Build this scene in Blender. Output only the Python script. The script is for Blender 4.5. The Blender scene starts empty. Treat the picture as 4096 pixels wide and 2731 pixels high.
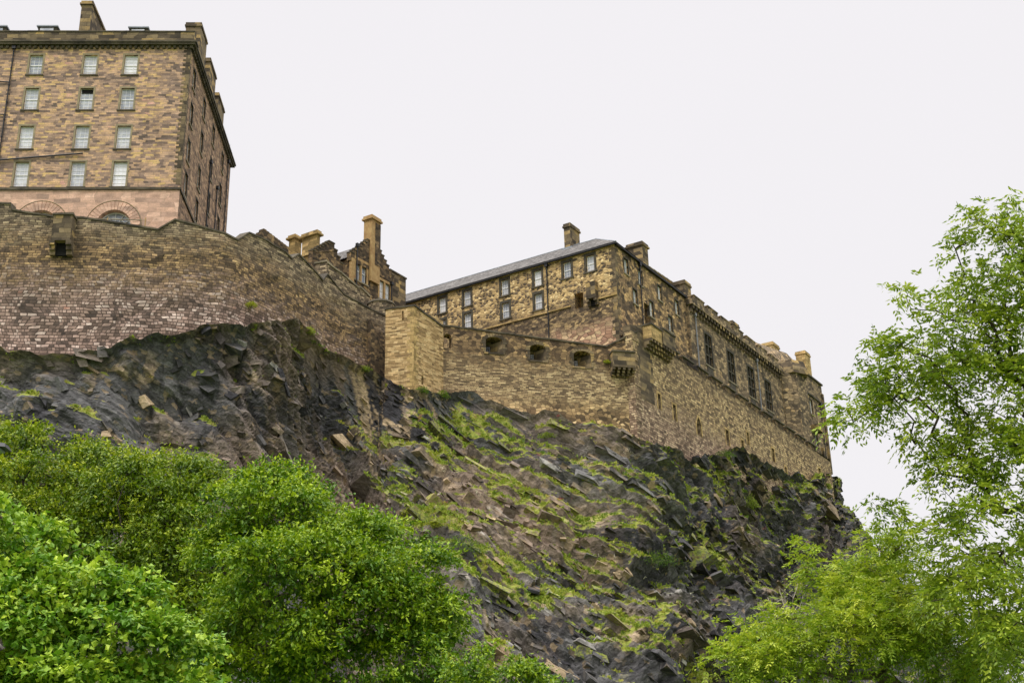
import bpy, math, random
import numpy as np

# ------------------------------------------------------------------ camera, light, exposure
SC = bpy.context.scene
F = 5259.0; TILT = math.radians(21.9); ROLL = math.radians(-1.34); CZ = 1.6
cam = bpy.data.objects.new('camera', bpy.data.cameras.new('camera'))
cam.data.sensor_width = 36.0; cam.data.lens = 36.0 * F / 4096.0
cam.data.clip_start = 0.1; cam.data.clip_end = 6000.0
SC.collection.objects.link(cam); SC.camera = cam
from mathutils import Matrix
cam.matrix_world = Matrix.Translation((0, 0, CZ)) @ Matrix.Rotation(math.pi/2 + TILT, 4, 'X') @ Matrix.Rotation(ROLL, 4, 'Z')
SC.view_settings.view_transform = 'Standard'; SC.view_settings.look = 'None'
SC.view_settings.exposure = 0.2; SC.view_settings.gamma = 1.0

SUN_EL = math.radians(58); SUN_AZ = math.radians(215)      # azimuth clockwise from +Y; behind the camera on the left
world = bpy.data.worlds.new('World'); SC.world = world; world.use_nodes = True
wn = world.node_tree; wn.nodes.clear()
sky = wn.nodes.new('ShaderNodeTexSky'); sky.sky_type = 'NISHITA'; sky.sun_disc = False
sky.sun_elevation = SUN_EL; sky.sun_rotation = SUN_AZ
bg1 = wn.nodes.new('ShaderNodeBackground'); bg1.inputs['Strength'].default_value = 0.10
hs = wn.nodes.new('ShaderNodeHueSaturation'); hs.inputs['Saturation'].default_value = 0.12
wn.links.new(sky.outputs[0], hs.inputs['Color']); wn.links.new(hs.outputs[0], bg1.inputs['Color'])
# overcast layer: cloud white, a little brighter towards the zenith, with very faint mottling
tc = wn.nodes.new('ShaderNodeTexCoord'); sp = wn.nodes.new('ShaderNodeSeparateXYZ')
wn.links.new(tc.outputs['Generated'], sp.inputs[0])
rp = wn.nodes.new('ShaderNodeValToRGB'); cr = rp.color_ramp
cr.elements[0].position = 0.0; cr.elements[0].color = (.232, .227, .234, 1)
cr.elements[1].position = 1.0; cr.elements[1].color = (1.1, 1.08, 1.08, 1)
e = cr.elements.new(0.80); e.color = (.62, .61, .615, 1)
e = cr.elements.new(0.61); e.color = (.238, .232, .240, 1)
wn.links.new(sp.outputs['Z'], rp.inputs[0])
nz = wn.nodes.new('ShaderNodeTexNoise'); nz.inputs['Scale'].default_value = 1.6; nz.inputs['Detail'].default_value = 3
wn.links.new(tc.outputs['Generated'], nz.inputs['Vector'])
mr = wn.nodes.new('ShaderNodeMapRange'); mr.inputs['To Min'].default_value = 3.26; mr.inputs['To Max'].default_value = 3.54
wn.links.new(nz.outputs[0], mr.inputs['Value'])
bg2 = wn.nodes.new('ShaderNodeBackground')
wn.links.new(rp.outputs[0], bg2.inputs['Color']); wn.links.new(mr.outputs[0], bg2.inputs['Strength'])
mx = wn.nodes.new('ShaderNodeMixShader'); mx.inputs[0].default_value = 0.93
wo = wn.nodes.new('ShaderNodeOutputWorld')
wn.links.new(bg1.outputs[0], mx.inputs[1]); wn.links.new(bg2.outputs[0], mx.inputs[2]); wn.links.new(mx.outputs[0], wo.inputs[0])

sun = bpy.data.objects.new('sun', bpy.data.lights.new('sun', 'SUN'))
sun.data.energy = 1.5; sun.data.angle = math.radians(16); sun.data.color = (1, .97, .92)
SC.collection.objects.link(sun)
sdir = (math.sin(SUN_AZ)*math.cos(SUN_EL), math.cos(SUN_AZ)*math.cos(SUN_EL), math.sin(SUN_EL))
from mathutils import Vector
sun.rotation_euler = Vector(sdir).to_track_quat('Z', 'Y').to_euler()
sun.location = (-40, -40, 120)

# ------------------------------------------------------------------ survey helpers
def ray(x, y):
    v = np.array([x - 2048, -(y - 1365.5), -F]) / F
    c, s = math.cos(ROLL), math.sin(ROLL); v = np.array([c*v[0] - s*v[1], s*v[0] + c*v[1], v[2]])
    a = math.pi/2 + TILT; c, s = math.cos(a), math.sin(a)
    return np.array([v[0], c*v[1] - s*v[2], s*v[1] + c*v[2]])
def at(p, Y):
    r = ray(*p); t = Y/r[1]; return np.array([r[0]*t, Y, CZ + r[2]*t])
K = 1.7415
def d(x, y): return (x*K, y*K)
def z1(x, y): return (x/1.651, y/1.651)
def z2(x, y): return (900 + x/1.96, 800 + y/1.96)
def z3(x, y): return (1500 + x/1.96, 850 + y/1.96)
def z4(x, y): return (2400 + x/1.493, 900 + y/1.493)
class Face:                                   # a vertical plane through p heading along yaw
    def __init__(s, p, yaw):
        s.p = np.array(p[:2], float); s.yaw = math.radians(yaw)
        s.d = np.array([math.cos(s.yaw), math.sin(s.yaw)]); s.n = np.array([s.d[1], -s.d[0]])
    def hit(s, q):
        r = ray(*q); t = (s.p @ s.n)/(r[:2] @ s.n); P = r*t
        return ((P[:2] - s.p) @ s.d, CZ + P[2])
    def u(s, q): return s.hit(q)[0]
    def z(s, q): return s.hit(q)[1]
    def P(s, u, z, o=0.0):
        q = s.p + s.d*u + s.n*o; return (q[0], q[1], z)
    def off(s, o, u=0.0): return Face(s.p + s.n*o + s.d*u, math.degrees(s.yaw))

# ------------------------------------------------------------------ objects
def tag(o, label=None, cat=None, group=None, kind=None):
    if label: o['label'] = label
    if cat: o['category'] = cat
    if group: o['group'] = group
    if kind: o['kind'] = kind
    return o
def thing(name, label, cat, loc, group=None):
    o = bpy.data.objects.new(name, None); o.location = loc; o.empty_display_size = 1
    SC.collection.objects.link(o); return tag(o, label, cat, group)
def link(name, me, parent=None, loc=(0, 0, 0), rz=0):
    o = bpy.data.objects.new(name, me); SC.collection.objects.link(o)
    if parent is not None: o.parent = parent
    o.location = loc; o.rotation_euler = (0, 0, rz); return o
def base(root):
    L = Vector((0, 0, 0)); o = root
    while o is not None: L += o.location; o = o.parent
    return L

class MB:
    def __init__(s): s.v = []; s.f = []; s.uv = []; s.m = []
    def poly(s, pts, uv=None, m=0):
        i = len(s.v); s.v += [tuple(p) for p in pts]; s.f.append(tuple(range(i, i+len(pts)))); s.uv.append(uv); s.m.append(m)
    def box8(s, p, m=0):                       # p: 4 lower, 4 upper corners, counter-clockwise from above
        p = [tuple(q) for q in p]
        s.poly([p[0], p[3], p[2], p[1]], m=m); s.poly([p[4], p[5], p[6], p[7]], m=m)
        for a in range(4):
            b = (a+1) % 4; s.poly([p[a], p[b], p[b+4], p[a+4]], m=m)
    def fbox(s, fc, u0, u1, o0, o1, za, zb, m=0):   # o0 back, o1 front (outwards)
        q = lambda u, o, z: fc.P(u, z, o)
        s.box8([q(u0, o1, za), q(u1, o1, za), q(u1, o0, za), q(u0, o0, za), q(u0, o1, zb), q(u1, o1, zb), q(u1, o0, zb), q(u0, o0, zb)], m)
    def lbox(s, x0, x1, y0, y1, za, zb, m=0):
        s.box8([(x0, y0, za), (x1, y0, za), (x1, y1, za), (x0, y1, za), (x0, y0, zb), (x1, y0, zb), (x1, y1, zb), (x0, y1, zb)], m)
    def tube(s, pts, r, seg=6, m=0):
        pts = [np.array(p, float) for p in pts]; rr = r if hasattr(r, '__len__') else [r]*len(pts); rings = []
        for i, p in enumerate(pts):
            t = pts[min(i+1, len(pts)-1)] - pts[max(i-1, 0)]; t /= (np.linalg.norm(t) + 1e-9)
            a = np.cross(t, [0, 0, 1.0] if abs(t[2]) < .9 else [1.0, 0, 0]); a /= np.linalg.norm(a); b = np.cross(t, a)
            rings.append([p + rr[i]*(math.cos(k*2*math.pi/seg)*a + math.sin(k*2*math.pi/seg)*b) for k in range(seg)])
        for i in range(len(rings)-1):
            for k in range(seg):
                k2 = (k+1) % seg; s.poly([rings[i][k], rings[i+1][k], rings[i+1][k2], rings[i][k2]], m=m)
        s.poly(rings[0], m=m); s.poly(rings[-1][::-1], m=m)
    def mesh(s, name, mats, off=(0, 0, 0)):
        me = bpy.data.meshes.new(name); V = np.array(s.v) - np.array(off)
        me.from_pydata(V.tolist(), [], s.f); ul = me.uv_layers.new(name='UVMap'); W = np.array(s.v); out = []
        for f, uv in zip(s.f, s.uv):
            if uv is not None: out += list(uv); continue
            P = W[list(f)]; n = np.zeros(3)
            for a in range(len(P)): n += np.cross(P[a]-P[0], P[(a+1) % len(P)]-P[0])
            l = np.linalg.norm(n); n = n/l if l > 1e-12 else np.array([0, 0, 1.])
            t = np.cross([0, 0, 1.], n); l = np.linalg.norm(t); t = t/l if l > .05 else np.array([1., 0, 0])
            b = np.cross(n, t); out += [(p @ t, p @ b) for p in P]
        ul.data.foreach_set('uv', np.array(out, dtype=np.float32).ravel())
        for m in (mats if isinstance(mats, (list, tuple)) else [mats]): me.materials.append(m)
        me.polygons.foreach_set('material_index', s.m); me.update(); return me
    def build(s, name, mats, parent=None, label=None):
        L = base(parent) if parent is not None else Vector((0, 0, 0))
        o = link(name, s.mesh(name, mats, tuple(L)), parent)
        if label: o['label'] = label
        return o

def wall_sheet(mb, fc, u0, u1, za, zb, holes=(), o=0.0):
    """vertical wall face with real openings; hole = (ua, ub, z_low, z_high, depth, arched)"""
    us = sorted({u0, u1, *[h[0] for h in holes], *[h[1] for h in holes]}); zs = sorted({za, zb, *[h[2] for h in holes], *[h[3] for h in holes]})
    us = [u for u in us if u0 <= u <= u1]; zs = [z for z in zs if za <= z <= zb]
    for i in range(len(us)-1):
        for j in range(len(zs)-1):
            cu, cz = (us[i]+us[i+1])/2, (zs[j]+zs[j+1])/2
            if any(h[0] < cu < h[1] and h[2] < cz < h[3] for h in holes): continue
            mb.poly([fc.P(us[i], zs[j], o), fc.P(us[i+1], zs[j], o), fc.P(us[i+1], zs[j+1], o), fc.P(us[i], zs[j+1], o)])
    for h in holes:
        a, b, c, e_, dp = h[:5]; arch = h[5] if len(h) > 5 else 0; q = o - dp
        top = [(a, e_), (b, e_)]
        if arch:
            N = 12; cu = (a+b)/2; hw = (b-a)/2; zs0 = e_ - arch
            if arch > hw*1.15:                 # pointed
                top = [(cu + hw*(-1 + 2*k/N), zs0 + arch*(1-abs(1-2*k/N)**1.6)) for k in range(N+1)]
            else: top = [(cu - hw*math.cos(math.pi*k/N), zs0 + arch*math.sin(math.pi*k/N)) for k in range(N+1)]
            for k in range(N):
                (x1, y1), (x2, y2) = top[k], top[k+1]
                mb.poly([fc.P(x1, y1, o), fc.P(x2, y2, o), fc.P(x2, e_, o), fc.P(x1, e_, o)])
        else: zs0 = e_
        for k in range(len(top)-1):
            (x1, y1), (x2, y2) = top[k], top[k+1]
            mb.poly([fc.P(x1, y1, o), fc.P(x1, y1, q), fc.P(x2, y2, q), fc.P(x2, y2, o)])
        mb.poly([fc.P(a, c, o), fc.P(a, c, q), fc.P(a, zs0, q), fc.P(a, zs0, o)])
        mb.poly([fc.P(b, c, o), fc.P(b, zs0, o), fc.P(b, zs0, q), fc.P(b, c, q)])
        mb.poly([fc.P(a, c, o), fc.P(b, c, o), fc.P(b, c, q), fc.P(a, c, q)])
def np_mesh(name, V, Q, mat, attrs=None, parent=None, smooth=False, off=None):
    me = bpy.data.meshes.new(name); n = len(V); m = len(Q); w = Q.shape[1]
    me.vertices.add(n); me.vertices.foreach_set('co', (V - (np.array(off) if off is not None else 0)).astype(np.float32).ravel())
    me.loops.add(m*w); me.loops.foreach_set('vertex_index', Q.astype(np.int32).ravel())
    me.polygons.add(m); me.polygons.foreach_set('loop_start', np.arange(0, m*w, w, dtype=np.int32))
    me.polygons.foreach_set('loop_total', np.full(m, w, dtype=np.int32))
    me.polygons.foreach_set('use_smooth', np.full(m, bool(smooth)))
    me.update(calc_edges=True)
    for k, a in (attrs or {}).items():
        if a.ndim == 2:
            at_ = me.attributes.new(k, 'FLOAT_COLOR', 'POINT'); at_.data.foreach_set('color', np.c_[a, np.ones(len(a))].astype(np.float32).ravel())
        else:
            at_ = me.attributes.new(k, 'FLOAT', 'POINT'); at_.data.foreach_set('value', a.astype(np.float32))
    me.materials.append(mat); return link(name, me, parent)

# ------------------------------------------------------------------ materials
def lin(h):
    h = h.lstrip('#'); o = []
    for i in (0, 2, 4):
        c = int(h[i:i+2], 16)/255; o.append(c/12.92 if c <= .04045 else ((c+.055)/1.055)**2.4)
    return (*o, 1)
class NT:
    def __init__(s, name):
        s.mat = bpy.data.materials.new(name); s.mat.use_nodes = True; s.t = s.mat.node_tree; s.t.nodes.clear()
        s.out = s.t.nodes.new('ShaderNodeOutputMaterial'); s.b = s.t.nodes.new('ShaderNodeBsdfPrincipled')
        s.t.links.new(s.b.outputs[0], s.out.inputs[0])
    def n(s, typ, ins=None, **kw):
        x = s.t.nodes.new('ShaderNode' + typ)
        for k, v in kw.items(): setattr(x, k, v)
        for k, v in (ins or {}).items():
            if isinstance(v, bpy.types.NodeSocket): s.t.links.new(v, x.inputs[k])
            else: x.inputs[k].default_value = v
        return x
    def set(s, k, v):
        if isinstance(v, bpy.types.NodeSocket): s.t.links.new(v, s.b.inputs[k])
        else: s.b.inputs[k].default_value = v
    def ramp(s, fac, stops, const=False):
        r = s.n('ValToRGB', {0: fac}); c = r.color_ramp
        if const: c.interpolation = 'CONSTANT'
        while len(c.elements) > 1: c.elements.remove(c.elements[-1])
        for i, (p, col) in enumerate(stops):
            e = c.elements[0] if i == 0 else c.elements.new(p)
            e.position = p; e.color = lin(col) if isinstance(col, str) else (col, col, col, 1)
        return r.outputs[0]
    def math(s, op, a, b=0.0, c=0.0, clamp=False):
        return s.n('Math', {0: a, 1: b, 2: c}, operation=op, use_clamp=clamp).outputs[0]
    def mix(s, fac, a, b, mode='MIX'):
        m = s.n('Mix', data_type='RGBA', blend_type=mode)
        for k, v in ((0, fac), (6, a), (7, b)):
            if isinstance(v, bpy.types.NodeSocket): s.t.links.new(v, m.inputs[k])
            else: m.inputs[k].default_value = v
        return m.outputs[2]
    def vscale(s, v, x, y, z=1.0, ox=0.0):
        return s.n('Mapping', {'Vector': v, 'Scale': (x, y, z), 'Location': (ox, ox*.37, 0)}).outputs[0]
    def noise(s, v, sc, det=3, rough=.55): return s.n('TexNoise', {'Vector': v, 'Scale': sc, 'Detail': det, 'Roughness': rough}).outputs[0]

def layer(N, uv, kind, w, h, stops, seed=0.0, mortar='#4a4034', mw=.03, rnd=.85, patch=.4):
    """one field of masonry: a colour drawn per stone from the ramp, and a relief height"""
    wob = N.n('TexNoise', {'Vector': uv, 'Scale': 1.1, 'Detail': 2})
    wv = N.n('VectorMath', {0: wob.outputs[1], 1: (.5, .5, .5)}, operation='SUBTRACT').outputs[0]
    wv = N.n('VectorMath', {0: wv, 1: (.22, .13, 0) if kind == 'coursed' else (.25, .2, 0)}, operation='MULTIPLY').outputs[0]
    wl = N.n('VectorMath', {0: N.n('TexNoise', {'Vector': N.vscale(uv, 1, 1, 1, seed+20), 'Scale': .42, 'Detail': 1}).outputs[1], 1: (.5, .5, .5)}, operation='SUBTRACT').outputs[0]
    wl = N.n('VectorMath', {0: wl, 1: (2.0, .35, 0) if kind == 'coursed' else (.8, .5, 0)}, operation='MULTIPLY').outputs[0]
    u2 = N.n('VectorMath', {0: N.n('VectorMath', {0: uv, 1: wv}, operation='ADD').outputs[0], 1: wl}, operation='ADD').outputs[0]
    if kind == 'coursed':
        br = N.n('TexBrick', {'Vector': N.vscale(u2, 1, 1, 1, seed), 'Color1': (0, 0, 0, 1), 'Color2': (1, 1, 1, 1), 'Mortar': (0, 0, 0, 1), 'Scale': 1.0,
                 'Mortar Size': mw*h, 'Mortar Smooth': .3, 'Bias': 0.0, 'Brick Width': w, 'Row Height': h}, offset=.42, squash=.66, squash_frequency=3)
        r = N.n('SeparateColor', {0: br.outputs[0]}).outputs[0]; mf = br.outputs[1]
        r2 = N.noise(N.vscale(u2, .8/w, .8/h, 1, seed + 9), 1.0, 0)
    else:
        v = N.vscale(u2, 1/w, 1/h, 1, seed)
        vo = N.n('TexVoronoi', {'Vector': v, 'Scale': 1.0, 'Randomness': rnd}, voronoi_dimensions='2D')
        ve = N.n('TexVoronoi', {'Vector': v, 'Scale': 1.0, 'Randomness': rnd}, voronoi_dimensions='2D', feature='DISTANCE_TO_EDGE').outputs[0]
        sc = N.n('SeparateColor', {0: vo.outputs['Color']}); r = sc.outputs[0]; r2 = sc.outputs[1]
        mf = N.n('MapRange', {0: ve, 1: mw*.6, 2: mw*2.4 + .02, 3: 1.0, 4: 0.0}).outputs[0]
    big = N.noise(N.vscale(uv, .33, .5, 1, seed + 3), 1.0, 3)
    fac = N.math('ADD', N.math('MULTIPLY_ADD', r, .82, .09), N.math('MULTIPLY_ADD', big, patch, -patch/2), clamp=True)
    col = N.ramp(fac, stops)
    val = N.math('MULTIPLY_ADD', r2, .34, .83)
    fine = N.noise(uv, 7.0, 4, .75); val = N.math('MULTIPLY', val, N.math('MULTIPLY_ADD', fine, 1.0, .5)); val = N.math('MULTIPLY', val, N.math('MULTIPLY_ADD', N.noise(N.vscale(uv, 1.1, 1.9, 1, seed+31), 1.0, 3, .6), 1.1, .45))
    col = N.n('VectorMath', {0: col, 'Scale': val}, operation='SCALE').outputs[0]
    col = N.mix(N.math('MULTIPLY', mf, .75), col, lin(mortar))
    hgt = N.math('MULTIPLY', N.math('SUBTRACT', 1.0, mf), N.math('MULTIPLY_ADD', r2, .5, .6))
    return col, N.math('ADD', hgt, N.math('MULTIPLY', fine, .5))
def masonry(name, zones, soot=.5, streak=.35, bump=.5, lich=.0, dark='#2c2925'):
    """zones: [(None, layer args), (level z, blend, layer args) ...] from the bottom up"""
    N = NT(name); uv = N.n('UVMap').outputs[0]; z = N.n('SeparateXYZ', {0: uv}).outputs[1]
    col, hgt = layer(N, uv, **zones[0][1])
    wig = N.noise(N.vscale(uv, .22, .3), 1.0, 4)
    for lev, bl, a in zones[1:]:
        c2, h2 = layer(N, uv, **a)
        zz = N.math('ADD', z, N.math('MULTIPLY_ADD', wig, 4.5, -2.25))
        f = N.n('MapRange', {0: zz, 1: lev - bl, 2: lev + bl}).outputs[0]
        col = N.mix(f, col, c2); hgt = N.n('Mix', {0: f, 2: hgt, 3: h2}).outputs[0]
    col = N.n('VectorMath', {0: col, 1: (1.20, 1.16, 1.14)}, operation='MULTIPLY').outputs[0]
    s1 = N.noise(N.vscale(uv, .16, .22, 1, 4.0), 1.0, 5, .6)
    f1 = N.n('MapRange', {0: s1, 1: .50, 2: .72, 3: 0.0, 4: soot}).outputs[0]
    col = N.mix(f1, col, N.mix(.62, col, lin(dark)))
    s2 = N.noise(N.vscale(uv, 1.0, .07, 1, 8.0), 1.0, 4, .6)
    f2 = N.n('MapRange', {0: s2, 1: .55, 2: .75, 3: 0.0, 4: streak}).outputs[0]
    col = N.mix(f2, col, N.mix(.7, col, lin(dark)))
    if lich:
        s3 = N.noise(uv, 1.4, 5, .7); f3 = N.n('MapRange', {0: s3, 1: .60, 2: .70, 3: 0.0, 4: lich}).outputs[0]
        col = N.mix(f3, col, lin('#9a8f4a'))
    N.set('Base Color', col); N.set('Roughness', .93); N.set('Specular IOR Level', .25)
    N.set('Normal', N.n('Bump', {'Strength': bump, 'Distance': .07, 'Height': hgt}).outputs[0])
    return N.mat
def simple(name, col, rough=.7, metal=0.0, var=.0, sc=3.0, col2=None, bump=0.0):
    N = NT(name)
    if col2 or var:
        g = N.n('TexCoord').outputs['Object']; f = N.noise(g, sc, 4, .65)
        f = N.n('MapRange', {0: f, 1: .35, 2: .65}).outputs[0]
        N.set('Base Color', N.mix(f, lin(col), lin(col2 or col)))
        if bump: N.set('Normal', N.n('Bump', {'Strength': bump, 'Distance': .05, 'Height': f}).outputs[0])
    else: N.set('Base Color', lin(col))
    N.set('Roughness', rough); N.set('Metallic', metal); return N.mat

TAN = [(0, '#3f372e'), (.22, '#6c5a44'), (.45, '#9c8159'), (.68, '#b8986a'), (.86, '#cdb283'), (1, '#d8bf8f')]
HOSP = [(0, '#3b3630'), (.2, '#574d41'), (.42, '#6f6250'), (.55, '#b0976c'), (.72, '#c9ae7c'), (.9, '#dcc695'), (1, '#c08c52')]
PINK = [(0, '#473f3a'), (.2, '#6c5d54'), (.45, '#917c70'), (.68, '#ab9488'), (.88, '#cdbcb0'), (1, '#97705f')]
GREYB = [(0, '#33302c'), (.3, '#5f5446'), (.55, '#857459'), (.78, '#a5906c'), (1, '#c0a97e')]
GOLD = [(0, '#6f5e46'), (.3, '#a1875f'), (.6, '#c2a577'), (.85, '#d3ba8c'), (1, '#bd9a68')]
BARR = [(0, '#60564e'), (.2, '#837166'), (.42, '#a28a76'), (.6, '#b69980'), (.78, '#c2a27e'), (.9, '#cbaf76'), (1, '#c69c8c')]
M = {}
M['barracks'] = masonry('barracks_stone', [(None, dict(kind='coursed', w=.75, h=.25, stops=BARR, mortar='#62564a', patch=.8))], soot=.35, streak=.5, bump=.5)
M['barracks_side'] = masonry('barracks_side_stone', [(None, dict(kind='rubble', w=.8, h=.32, rnd=.6, stops=[(0, '#5d4f44'), (.35, '#86705c'), (.7, '#a68a6f'), (1, '#b99f80')]))], soot=.3, streak=.3, bump=.85)
M['ashlar_pink'] = masonry('pink_ashlar', [(None, dict(kind='coursed', w=1.5, h=.55, mw=.02, stops=[(0, '#857468'), (.2, '#b39684'), (.6, '#caa790'), (1, '#d8b8a2')], mortar='#a58a78'))], soot=.15, streak=.12, bump=.12)
M['ashlar_dark'] = masonry('weathered_ashlar', [(None, dict(kind='coursed', w=1.3, h=.5, mw=.03, stops=[(0, '#38332c'), (.4, '#5b5142'), (.75, '#85765a'), (1, '#b79b62')]))], soot=.55, streak=.45, bump=.3)
M['ashlar_tan'] = masonry('tan_ashlar', [(None, dict(kind='coursed', w=.9, h=.42, mw=.03, stops=[(0, '#7a6a48'), (.4, '#a38b5c'), (.75, '#bfa571'), (1, '#b39468')]))], soot=.45, streak=.3, bump=.25)
M['curtain'] = masonry('curtain_wall_stone', [
    (None, dict(kind='coursed', w=.52, h=.31, stops=PINK, mortar='#54473f', mw=.12, patch=.6)),
    (52.6, 2.2, dict(kind='coursed', w=.5, h=.25, mw=.09, stops=[(0, '#3c342b'), (.3, '#655543'), (.6, '#8c7556'), (.85, '#ab9068'), (1, '#c4a878')], seed=5, mortar='#3b342c')),
    (57.0, 1.5, dict(kind='coursed', w=.6, h=.24, mw=.09, stops=[(0, '#453f37'), (.4, '#786b58'), (.75, '#9d8d72'), (1, '#bfae8d')], seed=9, mortar='#3b342c'))], soot=.65, streak=.4, bump=.85)
M['hospital'] = masonry('hospital_rubble', [
    (None, dict(kind='rubble', w=.75, h=.42, rnd=.7, stops=[(0, '#8e6f58'), (.4, '#b8937a'), (.7, '#ceb08d'), (1, '#d8c096')])),
    (60.3, 1.0, dict(kind='rubble', w=.48, h=.28, rnd=.8, stops=[(0, '#3f3831'), (.4, '#6b5c49'), (.75, '#94805f'), (1, '#bba173')], seed=5)),
    (63.9, .4, dict(kind='rubble', w=.46, h=.34, rnd=.95, stops=HOSP, seed=9, mortar='#b59a6b', mw=.07, patch=.25))], soot=.22, streak=.1, bump=.85)
M['hospital_side'] = masonry('hospital_side_rubble', [
    (None, dict(kind='rubble', w=.62, h=.42, rnd=.9, stops=[(0, '#3b352e'), (.3, '#695a47'), (.6, '#9b8260'), (.85, '#bd9f70'), (1, '#cfb07a')]))], soot=.45, streak=.3, bump=.85)
M['golden'] = masonry('golden_coursed_stone', [(None, dict(kind='coursed', w=.75, h=.2, stops=GOLD, mortar='#8a7048', mw=.05))], soot=.35, streak=.6, bump=.85)
M['battery'] = masonry('battery_wall_stone', [
    (None, dict(kind='rubble', w=.5, h=.34, rnd=.8, stops=[(0, '#41392f'), (.3, '#76634a'), (.6, '#a98f68'), (.85, '#ccb285'), (1, '#ddc698')])),
    (48.6, 1.0, dict(kind='coursed', w=.62, h=.18, mw=.12, stops=[(0, '#51473a'), (.3, '#86735a'), (.65, '#b29b75'), (1, '#d6c197')], seed=5)),
    (52.8, .9, dict(kind='rubble', w=.5, h=.34, rnd=.9, stops=[(0, '#383029'), (.4, '#64533f'), (.75, '#8f7858'), (1, '#bb9e70')], seed=9))], soot=.45, streak=.2, bump=.65, lich=.1)
M['lower'] = masonry('lower_wall_stone', [
    (None, dict(kind='coursed', w=.55, h=.27, mw=.1, stops=[(0, '#54463d'), (.3, '#85705f'), (.6, '#ac947e'), (.85, '#c8b294'), (1, '#dccaa9')])),
    (50.5, 2.0, dict(kind='coursed', w=.58, h=.3, mw=.1, stops=[(0, '#544838'), (.3, '#86735a'), (.6, '#b09972'), (.85, '#ccb588'), (1, '#dfcca0')], seed=5)),
    (57.4, 1.6, dict(kind='rubble', w=.6, h=.36, rnd=.8, stops=GREYB, seed=9))], soot=.4, streak=.35, bump=.85)
M['hall'] = masonry('great_hall_stone', [(None, dict(kind='rubble', w=.7, h=.42, rnd=.75, stops=[(0, '#3f3a33'), (.3, '#6b5f4e'), (.6, '#8f7e64'), (.85, '#ab9674'), (1, '#c2a372')]))], soot=.5, streak=.45, bump=.85)
M['dark_rubble'] = masonry('dark_rubble', [(None, dict(kind='rubble', w=.5, h=.3, rnd=.75, stops=[(0, '#2f2a25'), (.4, '#544839'), (.75, '#7d6a50'), (1, '#a98e62')]))], soot=.5, streak=.3, bump=.6)
M['margin_dark'] = simple('dark_window_margin', '#38332d', .9, col2='#57503f', sc=1.5, var=1)
M['margin_tan'] = simple('tan_window_margin', '#7d7462', .9, col2='#a59672', sc=1.2, var=1)
M['orange'] = simple('orange_dressed_stone', '#a07c50', .9, col2='#bfa06c', sc=1.5, var=1)
M['cope'] = simple('coping_stone', '#3a352d', .95, col2='#6b614e', sc=.7, var=1, bump=.85)
M['cope_light'] = simple('pale_coping_stone', '#6e6653', .95, col2='#a2957a', sc=.8, var=1, bump=.85)
M['iron'] = simple('black_iron', '#17171a', .5)
M['pipe_grey'] = simple('grey_painted_pipe', '#85868a', .5)
M['white'] = simple('white_paint', '#eceae6', .45)
M['lead'] = simple('lead_sheet', '#9aa0a8', .45, col2='#7d828a', sc=.5, var=1)
N = NT('curtained_glass'); g = N.n('TexCoord').outputs['Object']
orr = N.n('ObjectInfo').outputs['Random']; gz = N.n('MapRange', {0: N.math('ADD', N.noise(g, .9, 2), N.math('MULTIPLY_ADD', orr, .9, -.45)), 1: .2, 2: .75}).outputs[0]
N.set('Base Color', N.mix(gz, lin('#9298a6'), lin('#f3f2f6'))); N.set('Roughness', .08); N.set('Specular IOR Level', .8); M['glass'] = N.mat
N = NT('dark_glass'); N.set('Base Color', lin('#23262a')); N.set('Roughness', .12); N.set('Specular IOR Level', .6); M['dark_glass'] = N.mat
M['void'] = simple('dark_interior', '#141210', .95)
N = NT('roof_slate'); uv = N.n('UVMap').outputs[0]
c, h = layer(N, uv, 'coursed', .42, .26, [(0, '#4e4b48'), (.4, '#66625f'), (.8, '#7b7774'), (1, '#97938f')], mortar='#3f4041')
N.set('Base Color', c); N.set('Roughness', .9); N.set('Specular IOR Level', .2); N.set('Normal', N.n('Bump', {'Strength': .4, 'Distance': .04, 'Height': h}).outputs[0]); M['slate'] = N.mat

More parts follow.
